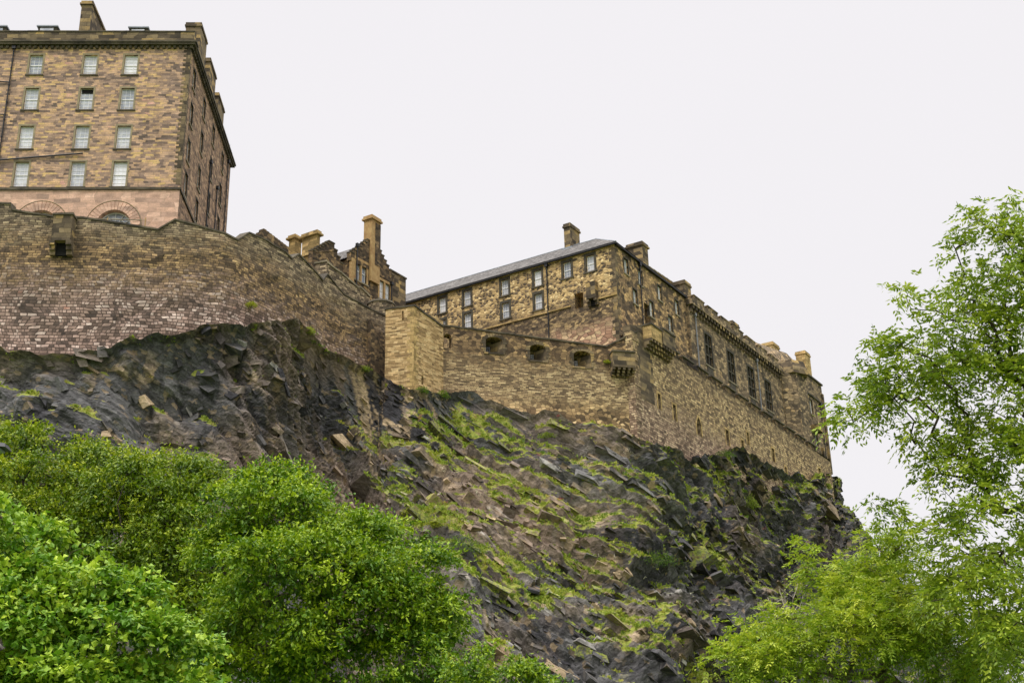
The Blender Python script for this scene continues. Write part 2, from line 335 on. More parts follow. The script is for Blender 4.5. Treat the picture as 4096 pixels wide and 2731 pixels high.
# ------------------------------------------------------------------ windows
_wm = {}
def window_parts(style, w, h):
    key = (style, round(w, 2), round(h, 2))
    if key in _wm: return _wm[key]
    s = style; dp = .22; r = {}
    a = MB(); mw = {'barr': .2, 'hosp': .3, 'hospside': .16, 'hall': .32, 'orange': .3, 'slit': .25, 'plain': .12}[s]
    a.lbox(-w/2-mw, -w/2, -.035, .1, -.0, h); a.lbox(w/2, w/2+mw, -.035, .1, 0, h)
    a.lbox(-w/2-mw, w/2+mw, -.045, .1, h, h+mw*1.1)
    if s == 'hall':
        a.lbox(-.09, .09, .03, .3, 0, h)
        for q in (.34, .67): a.lbox(-w/2, -.09, .035, .3, h*q-.09, h*q+.09); a.lbox(.09, w/2, .035, .3, h*q-.09, h*q+.09)
    if s == 'orange': a.lbox(-.13, .13, -.02, .25, 0, h)
    r['window'] = a.mesh('window', {'barr': M['margin_tan'], 'hosp': M['margin_dark'], 'hospside': M['margin_dark'], 'hall': M['margin_dark'], 'orange': M['orange'], 'slit': M['margin_tan'], 'plain': M['margin_dark']}[s])
    b = MB(); b.lbox(-w/2-mw-.08, w/2+mw+.08, -.12, .1, -.17, -.002); r['sill'] = b.mesh('sill', M['cope'] if s in ('barr', 'hosp') else M['cope_light'])
    if s != 'slit':
        f = MB(); spans = [(-w/2, w/2)] if s not in ('hall', 'orange') else [(-w/2, -.1), (.1, w/2)]
        t = .07 if s != 'hall' else .05
        for x0, x1 in spans:
            f.lbox(x0, x0+t, dp, dp+.08, 0, h); f.lbox(x1-t, x1, dp, dp+.08, 0, h)
            f.lbox(x0+t, x1-t, dp+.003, dp+.08, 0, t); f.lbox(x0+t, x1-t, dp+.003, dp+.08, h-t, h)
            if s != 'hall': f.lbox(x0+t, x1-t, dp-.02, dp+.07, h/2-.05, h/2+.05)
            nc, nr = {'barr': (3, 6), 'hosp': (3, 6), 'hospside': (3, 6), 'orange': (1, 2), 'plain': (2, 4), 'hall': (3, 9)}[s]
            for k in range(1, nc): xc = x0 + (x1-x0)*k/nc; f.lbox(xc-.016, xc+.016, dp+.02, dp+.06, t, h-t)
            for k in range(1, nr):
                zc = h*k/nr
                if abs(zc-h/2) > .06: f.lbox(x0+t, x1-t, dp+.022, dp+.058, zc-.014, zc+.014)
        r['frame'] = f.mesh('frame', M['margin_dark'] if s == 'hall' else M['white'])
    p = MB(); y = dp + .05 if s != 'slit' else .6
    p.poly([(-w/2, y, 0), (w/2, y, 0), (w/2, y, h), (-w/2, y, h)])
    r['pane'] = p.mesh('pane', M['dark_glass'] if s == 'hall' else (M['void'] if s == 'slit' else M['glass']))
    _wm[key] = r; return r
def add_window(root, fc, u, z, w, h, style, o=0.0):
    r = window_parts(style, w, h); P = Vector(fc.P(u, z, o)) - base(root)
    q = link('window', r['window'], root, P, fc.yaw)
    for k in ('frame', 'pane', 'sill'):
        if k in r: link(k, r[k], q)
    return q
def hole(u, z, w, h, dp=.45): return (u-w/2, u+w/2, z, z+h, dp)
rnd = random.Random(4)

def coping(fc, u0, u1, z, o0, o1, t=.22, step=1.1, z1_=None, jit=.03):
    mb = MB(); u = u0; n = max(1, int((u1-u0)/step)); st = (u1-u0)/n
    for k in range(n):
        a = u0 + st*k; f = 0 if z1_ is None else (z1_-z)
        za = z + f*k/n + rnd.uniform(-jit, jit); zb = z + f*(k+1)/n + rnd.uniform(-jit, jit)
        q = fc.P; ob = o1 + rnd.uniform(-jit, jit)
        mb.box8([q(a, za, ob), q(a+st-.01, zb, ob), q(a+st-.01, zb, o0), q(a, za, o0), q(a, za+t, ob), q(a+st-.01, zb+t, ob), q(a+st-.01, zb+t, o0), q(a, za+t, o0)])
    return mb
def chimney(root, fc, u0, u1, o0, o1, za, zb, mat, name='chimney', cap=.18, parent=None):
    mb = MB(); mb.fbox(fc, u0, u1, o0, o1, za, zb-.55)
    mb.fbox(fc, u0-cap, u1+cap, o0-cap, o1+cap, zb-.55, zb-.32); mb.fbox(fc, u0-cap*.4, u1+cap*.4, o0-cap*.4, o1+cap*.4, zb-.32, zb)
    return mb.build(name, mat, parent or root)
def pots(fc, us, o, z, parent):
    for u in us:
        mb = MB(); p = np.array(fc.P(u, z, o)); mb.tube([p - [0, 0, .02], p + [0, 0, .45]], [.16, .13], 8); mb.build('chimney_pot', M['orange'], parent)

# ------------------------------------------------------------------ barracks block (top left)
C0 = at(z1(1222, 800), 125); A = Face(C0, 2.4); S = Face(C0, 92.4)
bar = thing('barracks_building', 'tall brown stone barracks block with white sash windows above the curtain wall', 'building', (C0[0]-12, C0[1]+8, 58))
ZT = 90.0; ZB = 56.0
LV = [(70.75, 3.05), (75.43, 2.85), (80.35, 2.75), (84.9, 2.55)]          # sill height, window height of the four floors
holes = []; wins = []
for i, (z, h) in enumerate(LV):
    for u in (-23.1, -17.05, -11.05, -6.55): holes.append(hole(u, z, 1.45, h, .3)); wins.append((A, u, z, 1.45, h))
arches = [(-6.66, 1.85, 67.9), (-14.35, 1.85, 67.9)]
mb = MB(); wall_sheet(mb, A, -26, 0, 70.57, 88.6, holes); mb.build('front_wall', M['barracks'], bar)
mb = MB(); wall_sheet(mb, A, -26, .06, ZB, 70.3, [(u-r, u+r, 62.5, t, .75, r) for u, r, t in arches], .06); mb.build('lower_storey', M['ashlar_pink'], bar)
for u, r, t in arches:                                                    # recessed fanlight windows under ringed arches
    mb = MB(); N_ = 20; zc = t - r; R1 = r + 1.0
    for k in range(N_):
        a0, a1 = math.pi*k/N_, math.pi*(k+1)/N_ - .02
        pts = [(u - math.cos(a0)*r, zc + math.sin(a0)*r), (u - math.cos(a0)*R1, zc + math.sin(a0)*R1), (u - math.cos(a1)*R1, zc + math.sin(a1)*R1), (u - math.cos(a1)*r, zc + math.sin(a1)*r)]
        lo = [A.P(x, z, .062) for x, z in pts]; hi = [A.P(x, z, .14) for x, z in pts]
        mb.poly(hi[::-1]); 
        for e_ in range(4): mb.poly([lo[e_], lo[(e_+1) % 4], hi[(e_+1) % 4], hi[e_]])
    w_ = mb.build('window', M['ashlar_pink'], bar)
    mb = MB(); mb.fbox(A, u-r, u+r, -.70, -.62, 62.5, t+.1); mb.build('pane', M['glass'], w_)
    mb = MB()
    for rr in (r-.09, r*.62): mb.tube([A.P(u-math.cos(math.pi*k/16)*rr, zc+math.sin(math.pi*k/16)*rr, -.56) for k in range(17)], .08 if rr > r*.8 else .055, 5)
    for k in range(1, 6):
        an = math.pi*k/6; mb.tube([A.P(u-math.cos(an)*r*.2, zc+math.sin(an)*r*.2, -.555), A.P(u-math.cos(an)*r*.95, zc+math.sin(an)*r*.95, -.555)], .045, 5)
    mb.tube([A.P(u-r*.62, zc, -.56), A.P(u-r*.62, 62.5, -.56)], .06, 5); mb.tube([A.P(u+r*.62, zc, -.56), A.P(u+r*.62, 62.5, -.56)], .06, 5)
    mb.fbox(A, u-r, u+r, -.6, -.5, zc-.08, zc+.06)
    mb.build('frame', M['white'], w_)
    mb = MB()                                                             # drip ring over the arch
    mb.tube([A.P(u-math.cos(math.pi*k/24)*2.95, zc+math.sin(math.pi*k/24)*2.95, .10) for k in range(25)], .045, 5); mb.build('hood_mould', M['margin_tan'], w_)
for k, (fc, u, z, w, h) in enumerate(wins): add_window(bar, fc, u, z, w, h, 'barr')
mb = MB(); mb.fbox(A, -11.05-.6, -11.05+.6, -.32, -.2, 82.55, 83.05); mb.build('open_sash_gap', M['void'], bar)
holes = []; su = [2.7, 8.9, 15.0, 21.5]
LS = [(84.6, 2.55), (79.9, 2.75), (75.2, 2.85), (70.9, 2.9)]
for i, (z, h) in enumerate(LS):
    for u in su: holes.append(hole(u, z, 1.25, h, .35))
for u in (2.9, 9.2, 15.2): holes.append(hole(u, 64.8, 1.25, 3.0, .35))
mb = MB(); wall_sheet(mb, S, 0, 27, ZB, 88.6, holes); mb.build('side_wall', M['barracks_side'], bar)
for i, (z, h) in enumerate(LS):
    for u in su: add_window(bar, S, u, z, 1.25, h, 'hospside')
for u in (2.9, 9.2, 15.2): add_window(bar, S, u, 64.8, 1.25, 3.0, 'hospside')
mb = MB(); B4 = [A.P(-26, ZB, -26.9), A.P(0, ZB, -26.9), A.P(0, 88.6, -26.9), A.P(-26, 88.6, -26.9)]; mb.poly(B4[::-1])
mb.poly([A.P(-26, ZB, 0), A.P(-26, 88.6, 0), A.P(-26, 88.6, -26.9), A.P(-26, ZB, -26.9)]); mb.build('rear_wall', M['barracks_side'], bar)
mb = MB()                                                                 # quoins on the corner
for k in range(60):
    z = 71 + k*.295
    if z > 88.2: break
    a = .75 if k % 2 else .45; mb.fbox(A, -a, .03, -a*.9 if k % 2 else -.5, .03, z, z+.285)
mb.build('quoins', M['ashlar_dark'], bar)
mb = MB(); mb.fbox(A, -26.1, .22, 0, .22, 70.3, 70.57); mb.fbox(S, -.0, 27.1, 0, .16, 70.3, 70.57); mb.build('string_course', M['cope'], bar)
def dentils(fc, u0, u1, o, z0, z1, w=.3, gap=.3, dep=.28):
    mb = MB(); u = u0
    while u < u1: mb.fbox(fc, u, u+w, o-.1, o+dep, z0, z1); u += w+gap
    return mb
for fc, a, b in ((A, -26.1, .25), (S, .0, 27.2)):
    u = a
    while u < b: mb = MB(); mb.fbox(fc, u, u+.3, -.1, .28, 88.25, 88.597); mb.build('dentil', M['cope'], bar); u += .62
mb = MB(); mb.fbox(A, -26.2, .55, -.6, .50, 88.6, 88.85); mb.fbox(A, -26.2, .7, -.6, .62, 88.85, 89.08)
mb.fbox(S, .62, 27.6, -.6, .45, 88.6, 88.85); mb.fbox(S, .7, 27.7, -.6, .58, 88.85, 89.08); mb.build('cornice', M['cope'], bar)
mb = MB(); mb.fbox(A, -26.1, .35, -.5, .28, 89.08, 90.35); mb.fbox(S, .52, 27.3, -.5, .25, 89.08, 89.35); mb.build('parapet', M['ashlar_dark'], bar)
coping(A, -26.1, .38, 90.35, -.55, .36, .14, 1.5, jit=.008).build('parapet_coping', M['cope'], bar)
mb = MB()                                                                 # hipped slate roof behind the parapet
r0 = [A.P(-26, 89.4, -.6), A.P(-.8, 89.4, -.6), A.P(-.8, 89.4, -26.3), A.P(-26, 89.4, -26.3)]; r1 = [A.P(-22, 92.6, -9), A.P(-8, 92.6, -9), A.P(-8, 92.6, -18), A.P(-22, 92.6, -18)]
for a in range(4): b = (a+1) % 4; mb.poly([r0[a], r0[b], r1[b], r1[a]])
mb.poly(r1); mb.build('roof', M['slate'], bar)
A3 = A.off(-2.2)
for q0, q1 in ((( -60, 172), (45, 212)), ((245, 172), (380, 215)), ((848, 180), (980, 222))):    # roof dormers
    a0, zt = A3.hit(z1(*q0)); a1, _ = A3.hit(z1(*q1)); mb = MB(); mb.fbox(A3, a0+.15, a1-.15, -3, -.05, 89.5, zt-.15); dm = mb.build('dormer', M['margin_dark'], bar)
    mb = MB(); mb.fbox(A3, a0, a1, -3.2, .15, zt-.15, zt); mb.build('dormer_roof', M['lead'], dm)
    mb = MB(); mb.fbox(A3, a0+.4, a1-.5, -.04, .02, zt-1.0, zt-.32); mb.build('dormer_window', M['glass'], dm)
A4 = A.off(-3.0); a0, zt = A4.hit(z1(543, 8)); a1, _ = A4.hit(z1(608, 8))
c = chimney(bar, A4, a0, a1+.1, -11, 0, 89.3, zt, M['ashlar_dark'])
for (x0, x1, x2, yt) in ((1262, 1330, 1365, 150), (1358, 1390, 1425, 383), (1412, 1445, 1478, 612)):  # stacks along the side eaves
    ua, zt = S.hit(z1(x1, yt)); ub, _ = S.hit(z1(x2, yt+140)); chimney(bar, S, ua, ub, -1.75, .02, 89.1, zt, M['ashlar_dark'], cap=.12)
def pipe(root, fc, u, za, zb, mat='iron', hop=True, o=.14, r=.075, name='drainpipe'):
    mb = MB(); mb.tube([fc.P(u, za, o), fc.P(u, zb, o)], r, 8)
    z = za+1
    while z < zb: mb.tube([fc.P(u, z, o), fc.P(u, z+.14, o)], r*1.5, 8); z += 2.2
    if hop: mb.fbox(fc, u-.2, u+.2, .02, .34, zb-.35, zb+.05)
    return mb.build(name, M[mat], root)
pipe(bar, A, -19.62, 56, 88.5); pipe(bar, S, 14.04, 56, 81.9); pipe(bar, S, 18.85, 56, 81, hop=True); pipe(bar, S, 24.6, 56, 88)
mb = MB(); q = [A.hit(z1(*p)) for p in ((-150, 1085), (0, 1062), (330, 1035), (550, 1018))]; mb.tube([A.P(u, z, .16) for u, z in q], .09, 8); mb.build('drainpipe', M['iron'], bar)
for zz in ((-60, 540, 62, 548), (-60, 762, 32, 762)):
    (ua, za), (ub, zb) = A.hit(z1(zz[0], zz[1])), A.hit(z1(zz[2], zz[3])); mb = MB(); mb.tube([A.P(ua, za, .16), A.P(ub, zb, .16)], .07, 8); mb.build('drainpipe', M['iron'], bar)
mb = MB(); mb.tube([S.P(26.6, 89.3, -.2), S.P(26.6, 91.5, -.2)], .03, 5); mb.build('lightning_rod', M['iron'], bar)
(u0, zr), (u1, _) = A.hit(z1(600, 1448)), A.hit(z1(965, 1452))            # pale rail above the curtain wall
rf = A.off(6); (u0, zr) = rf.hit(z1(600, 1446)); (u1, zr2) = rf.hit(z1(968, 1455))
rl = thing('terrace_rail', 'pale wooden hand rail on short posts behind the wall under the arched window', 'railing', rf.P(u0, 57))
mb = MB(); mb.tube([rf.P(u0, zr, 0), rf.P(u1, zr2, 0)], .05, 6); mb.build('rail', M['cope_light'], rl)
for f_ in (0.30, .98):
    mb = MB(); u = u0 + (u1-u0)*f_; mb.fbox(rf, u-.05, u+.05, -.05, .05, 57, zr+.1); mb.build('post', M['orange'], rl)

# ------------------------------------------------------------------ curtain wall
CK = [(-90, 466, 109, 800), (26, 470, 109, 795), (27, 483, 109, 795), (129, 501, 109.3, 795), (190, 501, 109.6, 800), (280, 515, 110, 785), (363, 530, 110.5, 770), (402, 506, 110.7, 768), (450, 518, 111.2, 760),
      (515, 536, 112, 750), (546, 553, 113, 745), (572, 536, 114.2, 742), (610, 553, 116.2, 738), (654, 578, 118.5, 740), (670, 595, 119.6, 745), (686, 585, 120.8, 748), (741, 645, 124.6, 785),
      (751, 631, 125.5, 795), (789, 676, 128, 812), (850, 710, 131, 832), (905, 735, 133.5, 880)]
cw = thing('curtain_wall', 'long curving rampart of brown and pinkish rubble stone beneath the barracks', 'wall', at(d(402, 700), 111))
P3 = [at(d(x, y), Y) for x, y, Y, _ in CK]; zlow = [at(d(x, yb), Y)[2]-3 for x, y, Y, yb in CK]
nseg = []; 
for i, p in enumerate(P3):                                                # outward normals in plan
    a = P3[max(i-1, 0)]; b = P3[min(i+1, len(P3)-1)]; t = (b-a)[:2]; t /= np.linalg.norm(t); nseg.append(np.array([t[1], -t[0]]))
mb = MB(); L_ = 0.0; Ls = []
for i in range(len(P3)):
    if i: L_ += np.linalg.norm((P3[i]-P3[i-1])[:2])
    Ls.append(L_)
bat = lambda i, z: P3[i][:2] + nseg[i]*max(0, (P3[i][2]-z))*.03           # the face leans back a little
rows_ = 14
rg = np.random.default_rng(2)
jit = rg.normal(0, .05, (len(P3)*6, rows_+1))
sub = []                                                                   # finer stations along the wall
for i in range(len(P3)-1):
    n_ = max(1, int((Ls[i+1]-Ls[i])/1.2))
    for k in range(n_): sub.append((i, k/n_))
sub.append((len(P3)-2, 1.0)); pts_ = []
for c_, (i, f_) in enumerate(sub):
    zt = P3[i][2]*(1-f_) + P3[i+1][2]*f_; zl = zlow[i]*(1-f_) + zlow[i+1]*f_; col_ = []
    for r_ in range(rows_+1):
        z = zt + (zl-zt)*r_/rows_; q = bat(i, z)*(1-f_) + bat(i+1, z)*f_; n_ = nseg[i]*(1-f_)+nseg[i+1]*f_
        q = q + n_*jit[c_ % len(jit), r_]; col_.append((q[0], q[1], z))
    pts_.append((col_, Ls[i]*(1-f_)+Ls[i+1]*f_, n_))
for c_ in range(len(pts_)-1):
    (ca, la, _), (cb, lb, _) = pts_[c_], pts_[c_+1]
    for r_ in range(rows_): mb.poly([ca[r_+1], cb[r_+1], cb[r_], ca[r_]], [(la, ca[r_+1][2]), (lb, cb[r_+1][2]), (lb, cb[r_][2]), (la, ca[r_][2])])
mb.build('wall_face', M['curtain'], cw)
mb = MB(); mb2 = MB()
for c_ in range(len(pts_)-1):
    (ca, _, na), (cb, _, nb) = pts_[c_], pts_[c_+1]; na = np.append(na, 0); nb = np.append(nb, 0); a = np.array(ca[0]); b = np.array(cb[0])
    up = np.array([0, 0, 1.0]); ov = .10 + rnd.uniform(-.02, .03)
    mb.box8([a+na*ov-up*.02, b+nb*ov-up*.02, b-nb*1.2-up*.02, a-na*1.2-up*.02, a+na*ov+up*.16, b+nb*ov+up*.16, b-nb*1.2+up*.3, a-na*1.2+up*.3])
    mb2.poly([b-nb*1.15, a-na*1.15, a-na*1.15-up*6, b-nb*1.15-up*6])
mb.build('coping', M['cope'], cw); mb2.build('rear_face', M['dark_rubble'], cw)
# corbelled latrine box on the curtain wall
fb = Face(P3[3], 1.0); u0, zt = fb.hit(d(131, 505)); u1, _ = fb.hit(d(174, 505)); zb_ = fb.z(d(150, 562))
lb = thing('latrine_box', 'weathered stone latrine box jutting from the curtain wall below the barracks', 'stone box', fb.P((u0+u1)/2, zb_-1.3, .5))
mb = MB(); mb.fbox(fb, u0, u1, -.3, .95, zb_, zt); mb.build('box_walls', M['ashlar_dark'], lb)
mb = MB(); mb.fbox(fb, u0-.1, u1+.1, -.3, 1.08, zt, zt+.2); mb.build('lid_slab', M['cope'], lb)
for a, b in ((u0-.15, u0+.35), (u1-.35, u1+.15)):
    mb = MB()
    for k in range(3): mb.fbox(fb, a, b, -.3, .98-.24*k, zb_-.42*(k+1), zb_-.42*k)
    mb.build('corbel', M['ashlar_dark'], lb)
mb = MB(); mb.fbox(fb, u0+.35, u1-.35, .02, .32, zb_-1.25, zb_-.02); mb.build('gap_shade', M['void'], lb)  # near-black block between the corbels stands in for the shade there

# upper terrace wall stepping down behind the curtain wall
TB = Face(at(z2(800, 500), 129.5), 52)
tw = thing('terrace_wall', 'stepped rubble wall with pale coping rising behind the right end of the rampart', 'wall', TB.P(3, 50))
mb = MB(); mb3 = MB(); pr = [(800, 497), (885, 562), (905, 572), (1040, 690), (1062, 690), (1135, 762)]; hs_ = [TB.hit(z2(*p)) for p in pr]
for (a, za), (b, zb) in zip(hs_[:-1], hs_[1:]):
    q = TB.P; mb.box8([q(a, 49, 0), q(b, 49, 0), q(b, 49, -1), q(a, 49, -1), q(a, za, 0), q(b, zb, 0), q(b, zb, -1), q(a, za, -1)])
    mb3.box8([q(a, za+.004, .12), q(b, zb+.004, .12), q(b, zb+.004, -1.1), q(a, za+.004, -1.1), q(a, za+.2, .12), q(b, zb+.2, .12), q(b, zb+.2, -1.1), q(a, za+.2, -1.1)])
TL = Face(TB.p, -20); ul, zl = TL.hit(z2(708, 502)); mb.fbox(TL, ul, -.004, -1, -.004, 55, zl); mb3.fbox(TL, ul-.1, .02, -1.1, .12, zl, zl+.2)
mb.build('wall_face', M['curtain'], tw); mb3.build('coping', M['cope_light'], tw)
# small lookout turret where the terrace wall ends
tp = at(z2(1215, 840), 133.0); tu = thing('lookout_turret', 'squat round stone lookout turret at the right end of the rampart', 'turret', (tp[0], tp[1]+.6, 57))
mb = MB(); c = np.array([tp[0], tp[1]+.9, 0])
mb.tube([c+[0, 0, 57.2], c+[0, 0, 57.9], c+[0, 0, 58.1], c+[0, 0, tp[2]+.55]], [.9, 1.3, 1.5, 1.5], 12); mb.build('drum', M['curtain'], tu)
mb = MB(); mb.tube([c+[0, 0, tp[2]+.55], c+[0, 0, tp[2]+.8]], [1.62, 1.5], 12); mb.build('cap', M['cope'], tu)

# raking buttress at the junction
BU = Face(at(d(862, 800), 131.0), 40); 
bt = thing('raking_buttress', 'dark sloping rubble buttress against the end of the rampart above the rocks', 'buttress', BU.P(1, 44))
mb = MB()
u0, zt0 = BU.hit(d(848, 735)); u1, zt1 = BU.hit(d(903, 860)); q = BU.P
for k in range(6):
    a = u0+(u1-u0)*k/6; b = u0+(u1-u0)*(k+1)/6; ta = zt0+(zt1-zt0)*k/6; tb = zt0+(zt1-zt0)*(k+1)/6
    mb.box8([q(a, 40, .9), q(b, 40, .9), q(b, 40, -3), q(a, 40, -3), q(a, ta, .25), q(b, tb, .25), q(b, tb, -3), q(a, ta, -3)])
mb.build('buttress_body', M['dark_rubble'], bt)

# ------------------------------------------------------------------ square bastion
S0 = at(z3(305, 900), 128); SL = Face(S0, -15); SR = Face(S0, 55); zt = 57.35; Bu = 4.99
bs = thing('square_bastion', 'square golden stone bastion with a narrow arrow slit at the middle of the ramparts', 'tower', SL.P(-2, 44))
mb = MB(); wall_sheet(mb, SL, -3.2, 0, 42, zt, [(-1.35, -1.17, 55.9, 57.0, .5)])
wall_sheet(mb, SR, 0, Bu, 42, 57.3, [(1.3, 1.62, 48.9, 49.9, .4)]); mb.build('tower_walls', M['golden'], bs)
mb = MB(); pp = [SL.P(-3.1, 42, -.5), SL.P(-.35, 42, -.5), SR.P(Bu-.1, 42, -.5), SR.P(Bu-.1, 42, -6)]; mb.box8([*pp, *[(x, y, 56.6) for x, y, _ in pp]]); mb.build('tower_core', M['void'], bs)
mb = MB()
for k in range(30):
    z = 43.2 + k*.47
    if z > 57: break
    a = .75 if k % 2 else .4; b = 1.15-a; mb.poly([SL.P(-a, z, .02), SL.P(.01, z, .02), SL.P(.01, z+.45, .02), SL.P(-a, z+.45, .02)]); mb.poly([SR.P(-.01, z, .02), SR.P(b, z, .02), SR.P(b, z+.45, .02), SR.P(-.01, z+.45, .02)])
mb.build('quoins', M['ashlar_tan'], bs)
mb = MB(); x = coping(SL, -3.3, 0, 57.35, -.7, .12, .2); y = coping(SR, 0, Bu, 57.35, -.7, .12, .2, z1_=56.5)
for s_ in (x, y):
    o = len(mb.v); mb.v += s_.v; mb.f += [tuple(i+o for i in f) for f in s_.f]; mb.uv += s_.uv; mb.m += s_.m
mb.build('coping', M['cope'], bs)

# ------------------------------------------------------------------ battery wall with three embrasures
BP0 = SR.P(Bu, 0); BP1 = at(z4(190, 900), 137); yaw = math.degrees(math.atan2(BP1[1]-BP0[1], BP1[0]-BP0[0])); B = Face(BP0, yaw)
bw = thing('battery_wall', 'rubble battery wall with three arched gun embrasures between bastion and corner', 'wall', B.P(10, 44))
us, zs_ = B.hit(z3(535, 888)); ue, ze = B.hit(z3(1810, 1056)); ux, zx = B.hit(z3(2060, 935)); ur, _ = B.hit(z4(205, 1000))
emb = []
for (xa, xb, yt, yb) in ((868, 1000, 975, 1097), (1215, 1340, 1035, 1158), (1558, 1692, 1085, 1208)):
    a = B.u(z3(xa, (yt+yb)/2)); b = B.u(z3(xb, (yt+yb)/2)); t = B.z(z3((xa+xb)/2, yt)); l = B.z(z3((xa+xb)/2, yb)); emb.append((a, b, l, t, 1.7, (b-a)*.26))
a = us+.05; b = B.u(z3(598, 1000)); emb.append((a, b, B.z(z3(570, 1062)), B.z(z3(570, 950)), 1.2, .35))
zlev = min(ze, 55.2); mb = MB()
wall_sheet(mb, B, us-.3, ur, 40, zlev-.05, [h for h in emb if h[3] < zlev-.06])
hi = [h for h in emb if h[3] >= zlev-.06]
mb = MB()
# the wall head falls gently to the right: build it in vertical strips between openings
cuts = sorted({us-.3, ur, *[h[0]-.35 for h in emb if h[0]-.35 > us], *[h[1]+.35 for h in emb]}); cuts = [c_ for c_ in cuts if us-.3 <= c_ <= ur]
def ztop(u):
    if u <= ue: return zs_ + (ze-zs_)*(u-us)/(ue-us)
    return ze + (zx-ze)*min(1, (u-ue)/(ux-ue))
cuts = sorted(set(cuts + [ue]))
for a, b in zip(cuts[:-1], cuts[1:]):
    hh = [h for h in emb if a-.01 <= h[0] and h[1] <= b+.01]; zl = (hh[0][3]+.02) if hh else 50.0
    wall_sheet(mb, B, a, b, 40, zl, hh); mb.poly([B.P(a, zl), B.P(b, zl), B.P(b, ztop(b)), B.P(a, ztop(a))])
mb.build('wall_face', M['battery'], bw)
mb = MB()
for h in emb[:3]:                                                          # splayed inner reveals
    a, b, l, t = h[:4]; w = b-a; mb.poly([B.P(a-.02, l-.02, -1.68), B.P(b+.02, l-.02, -1.68), B.P(b+.02, t+.02, -1.68), B.P(a-.02, t+.02, -1.68)])
    mb.poly([B.P(b-.004, l, -.02), B.P(b-.004, t-.35, -.02), B.P(a+w*.42, t-.35, -1.6), B.P(a+w*.42, l, -1.6)][::-1])
mb.build('embrasure_linings', M['ashlar_dark'], bw)
for h in emb[:3]:
    a, b, l, t = h[:4]; w = b-a; mb = MB(); x0, x1, y0, y1 = a+.05, a+w*.40, l+.05, l+(t-l)*.62
    for k in range(5): x = x0+(x1-x0)*k/4; mb.tube([B.P(x, y0, -1.2), B.P(x, y1, -1.2)], .03, 4)
    for k in range(5): z = y0+(y1-y0)*k/4; mb.tube([B.P(x0, z, -1.2), B.P(x1, z, -1.2)], .03, 4)
    mb.build('iron_grille', M['iron'], bw)
    mb = MB(); mb.fbox(B, x0-.04, x1+.04, -1.6, -1.35, y0, y1); mb.build('embrasure_pane', M['glass'], bw)
    mb = MB(); N_ = 11; cu = (a+b)/2; hw = w/2; ar = h[5]; zc = t-ar       # voussoirs
    for k in range(N_):
        q0, q1 = math.pi*k/N_, math.pi*(k+1)/N_-.04; g_ = lambda an, e_: (cu-(hw+e_)*math.cos(an), zc+(ar+e_*.9)*math.sin(an)); e1 = .42+.08*(k % 2)
        pp = [g_(q0, .0), g_(q0, e1), g_(q1, e1), g_(q1, .0)]; lo = [B.P(x, z, .0) for x, z in pp]; hi_ = [B.P(x, z, .05) for x, z in pp]; mb.poly(hi_[::-1])
        for e_ in range(4): mb.poly([lo[e_], lo[(e_+1) % 4], hi_[(e_+1) % 4], hi_[e_]])
    for k in range(4):
        z = l + (zc-l)*k/4; wj = .5 if k % 2 else .3; mb.fbox(B, b, b+wj, -.1, .04, z, z+(zc-l)/4-.03); mb.fbox(B, a-wj, a, -.1, .04, z, z+(zc-l)/4-.03)
    mb.fbox(B, a-.2, b+.2, -.2, .08, l-.2, l); mb.build('arch_surround', M['ashlar_dark'], bw)
mb = MB()
for a, b in ((us-.2, ue), (ue, ux)):
    s_ = coping(B, a, b, ztop(a), -1.3, .1, .18, 1.0, z1_=ztop(b)); o = len(mb.v); mb.v += s_.v; mb.f += [tuple(i+o for i in f) for f in s_.f]; mb.uv += s_.uv; mb.m += s_.m
mb.build('coping', M['cope'], bw)
u0, zt = B.hit(z3(1838, 1108)); u1, _ = B.hit(z3(2012, 1112)); zb_ = B.z(z3(1930, 1238))
gb = thing('garderobe_box', 'mossy ashlar box on four corbels at the right end of the battery wall', 'stone box', B.P((u0+u1)/2, zb_-.8, .6))
mb = MB(); mb.fbox(B, u0, u1, .01, 1.1, zb_, zt-.12); mb.build('box_walls', M['ashlar_dark'], gb)
mb = MB(); mb.fbox(B, u0-.06, u1+.06, .01, 1.22, zt-.12, zt+.06); mb.build('lid_slab', M['cope'], gb)
for k in range(5):
    x = u0 + (u1-u0-.28)*k/4; mb = MB()
    for j in range(3): mb.fbox(B, x, x+.28, .01, 1.05-.3*j, zb_-.27*(j+1), zb_-.27*j)
    mb.build('corbel', M['ashlar_dark'], gb)

# ------------------------------------------------------------------ hospital block
HC = at(z3(1890, 500), 140); H = Face(HC, -32); G = Face(HC, 58)
hp = thing('hospital_building', 'long grey slate roofed building of golden rubble with small white sash windows', 'building', H.P(-14, 50, -5))
EV = 70.05; hw_ = 1.05; rowsH = [(67.3, [-31.5, -24.87, -21.06, -15.44, -10.67, -6.52, -3.33]), (64.2, [-24.9, -21.03, -15.38, -10.67])]
holes = [hole(u, z, hw_, 2.1, .4) for z, us_ in rowsH for u in us_] + [(-5.65, -4.5, 63.0, 64.95, 1.6)]
mb = MB(); wall_sheet(mb, H, -36, 0, 48, EV, holes); wl = mb.build('front_wall', M['hospital'], hp)
mb = MB(); mb.fbox(H, -5.7, -4.45, -1.8, -1.55, 62.9, 65.05); mb.build('recess_back', M['ashlar_dark'], hp)
for z, us_ in rowsH:
    for u in us_: add_window(hp, H, u, z, hw_, 2.1, 'hosp')
sideW = [(2.77, 67.1, 2.0), (6.45, 67.0, 2.0), (11.65, 66.85, 2.0), (16.5, 66.6, 2.0), (4.7, 63.9, 1.9), (9.0, 63.7, 2.1), (14.2, 63.5, 2.1)]
rec = (7.0, 8.5, 61.9, 65.0, 1.5)
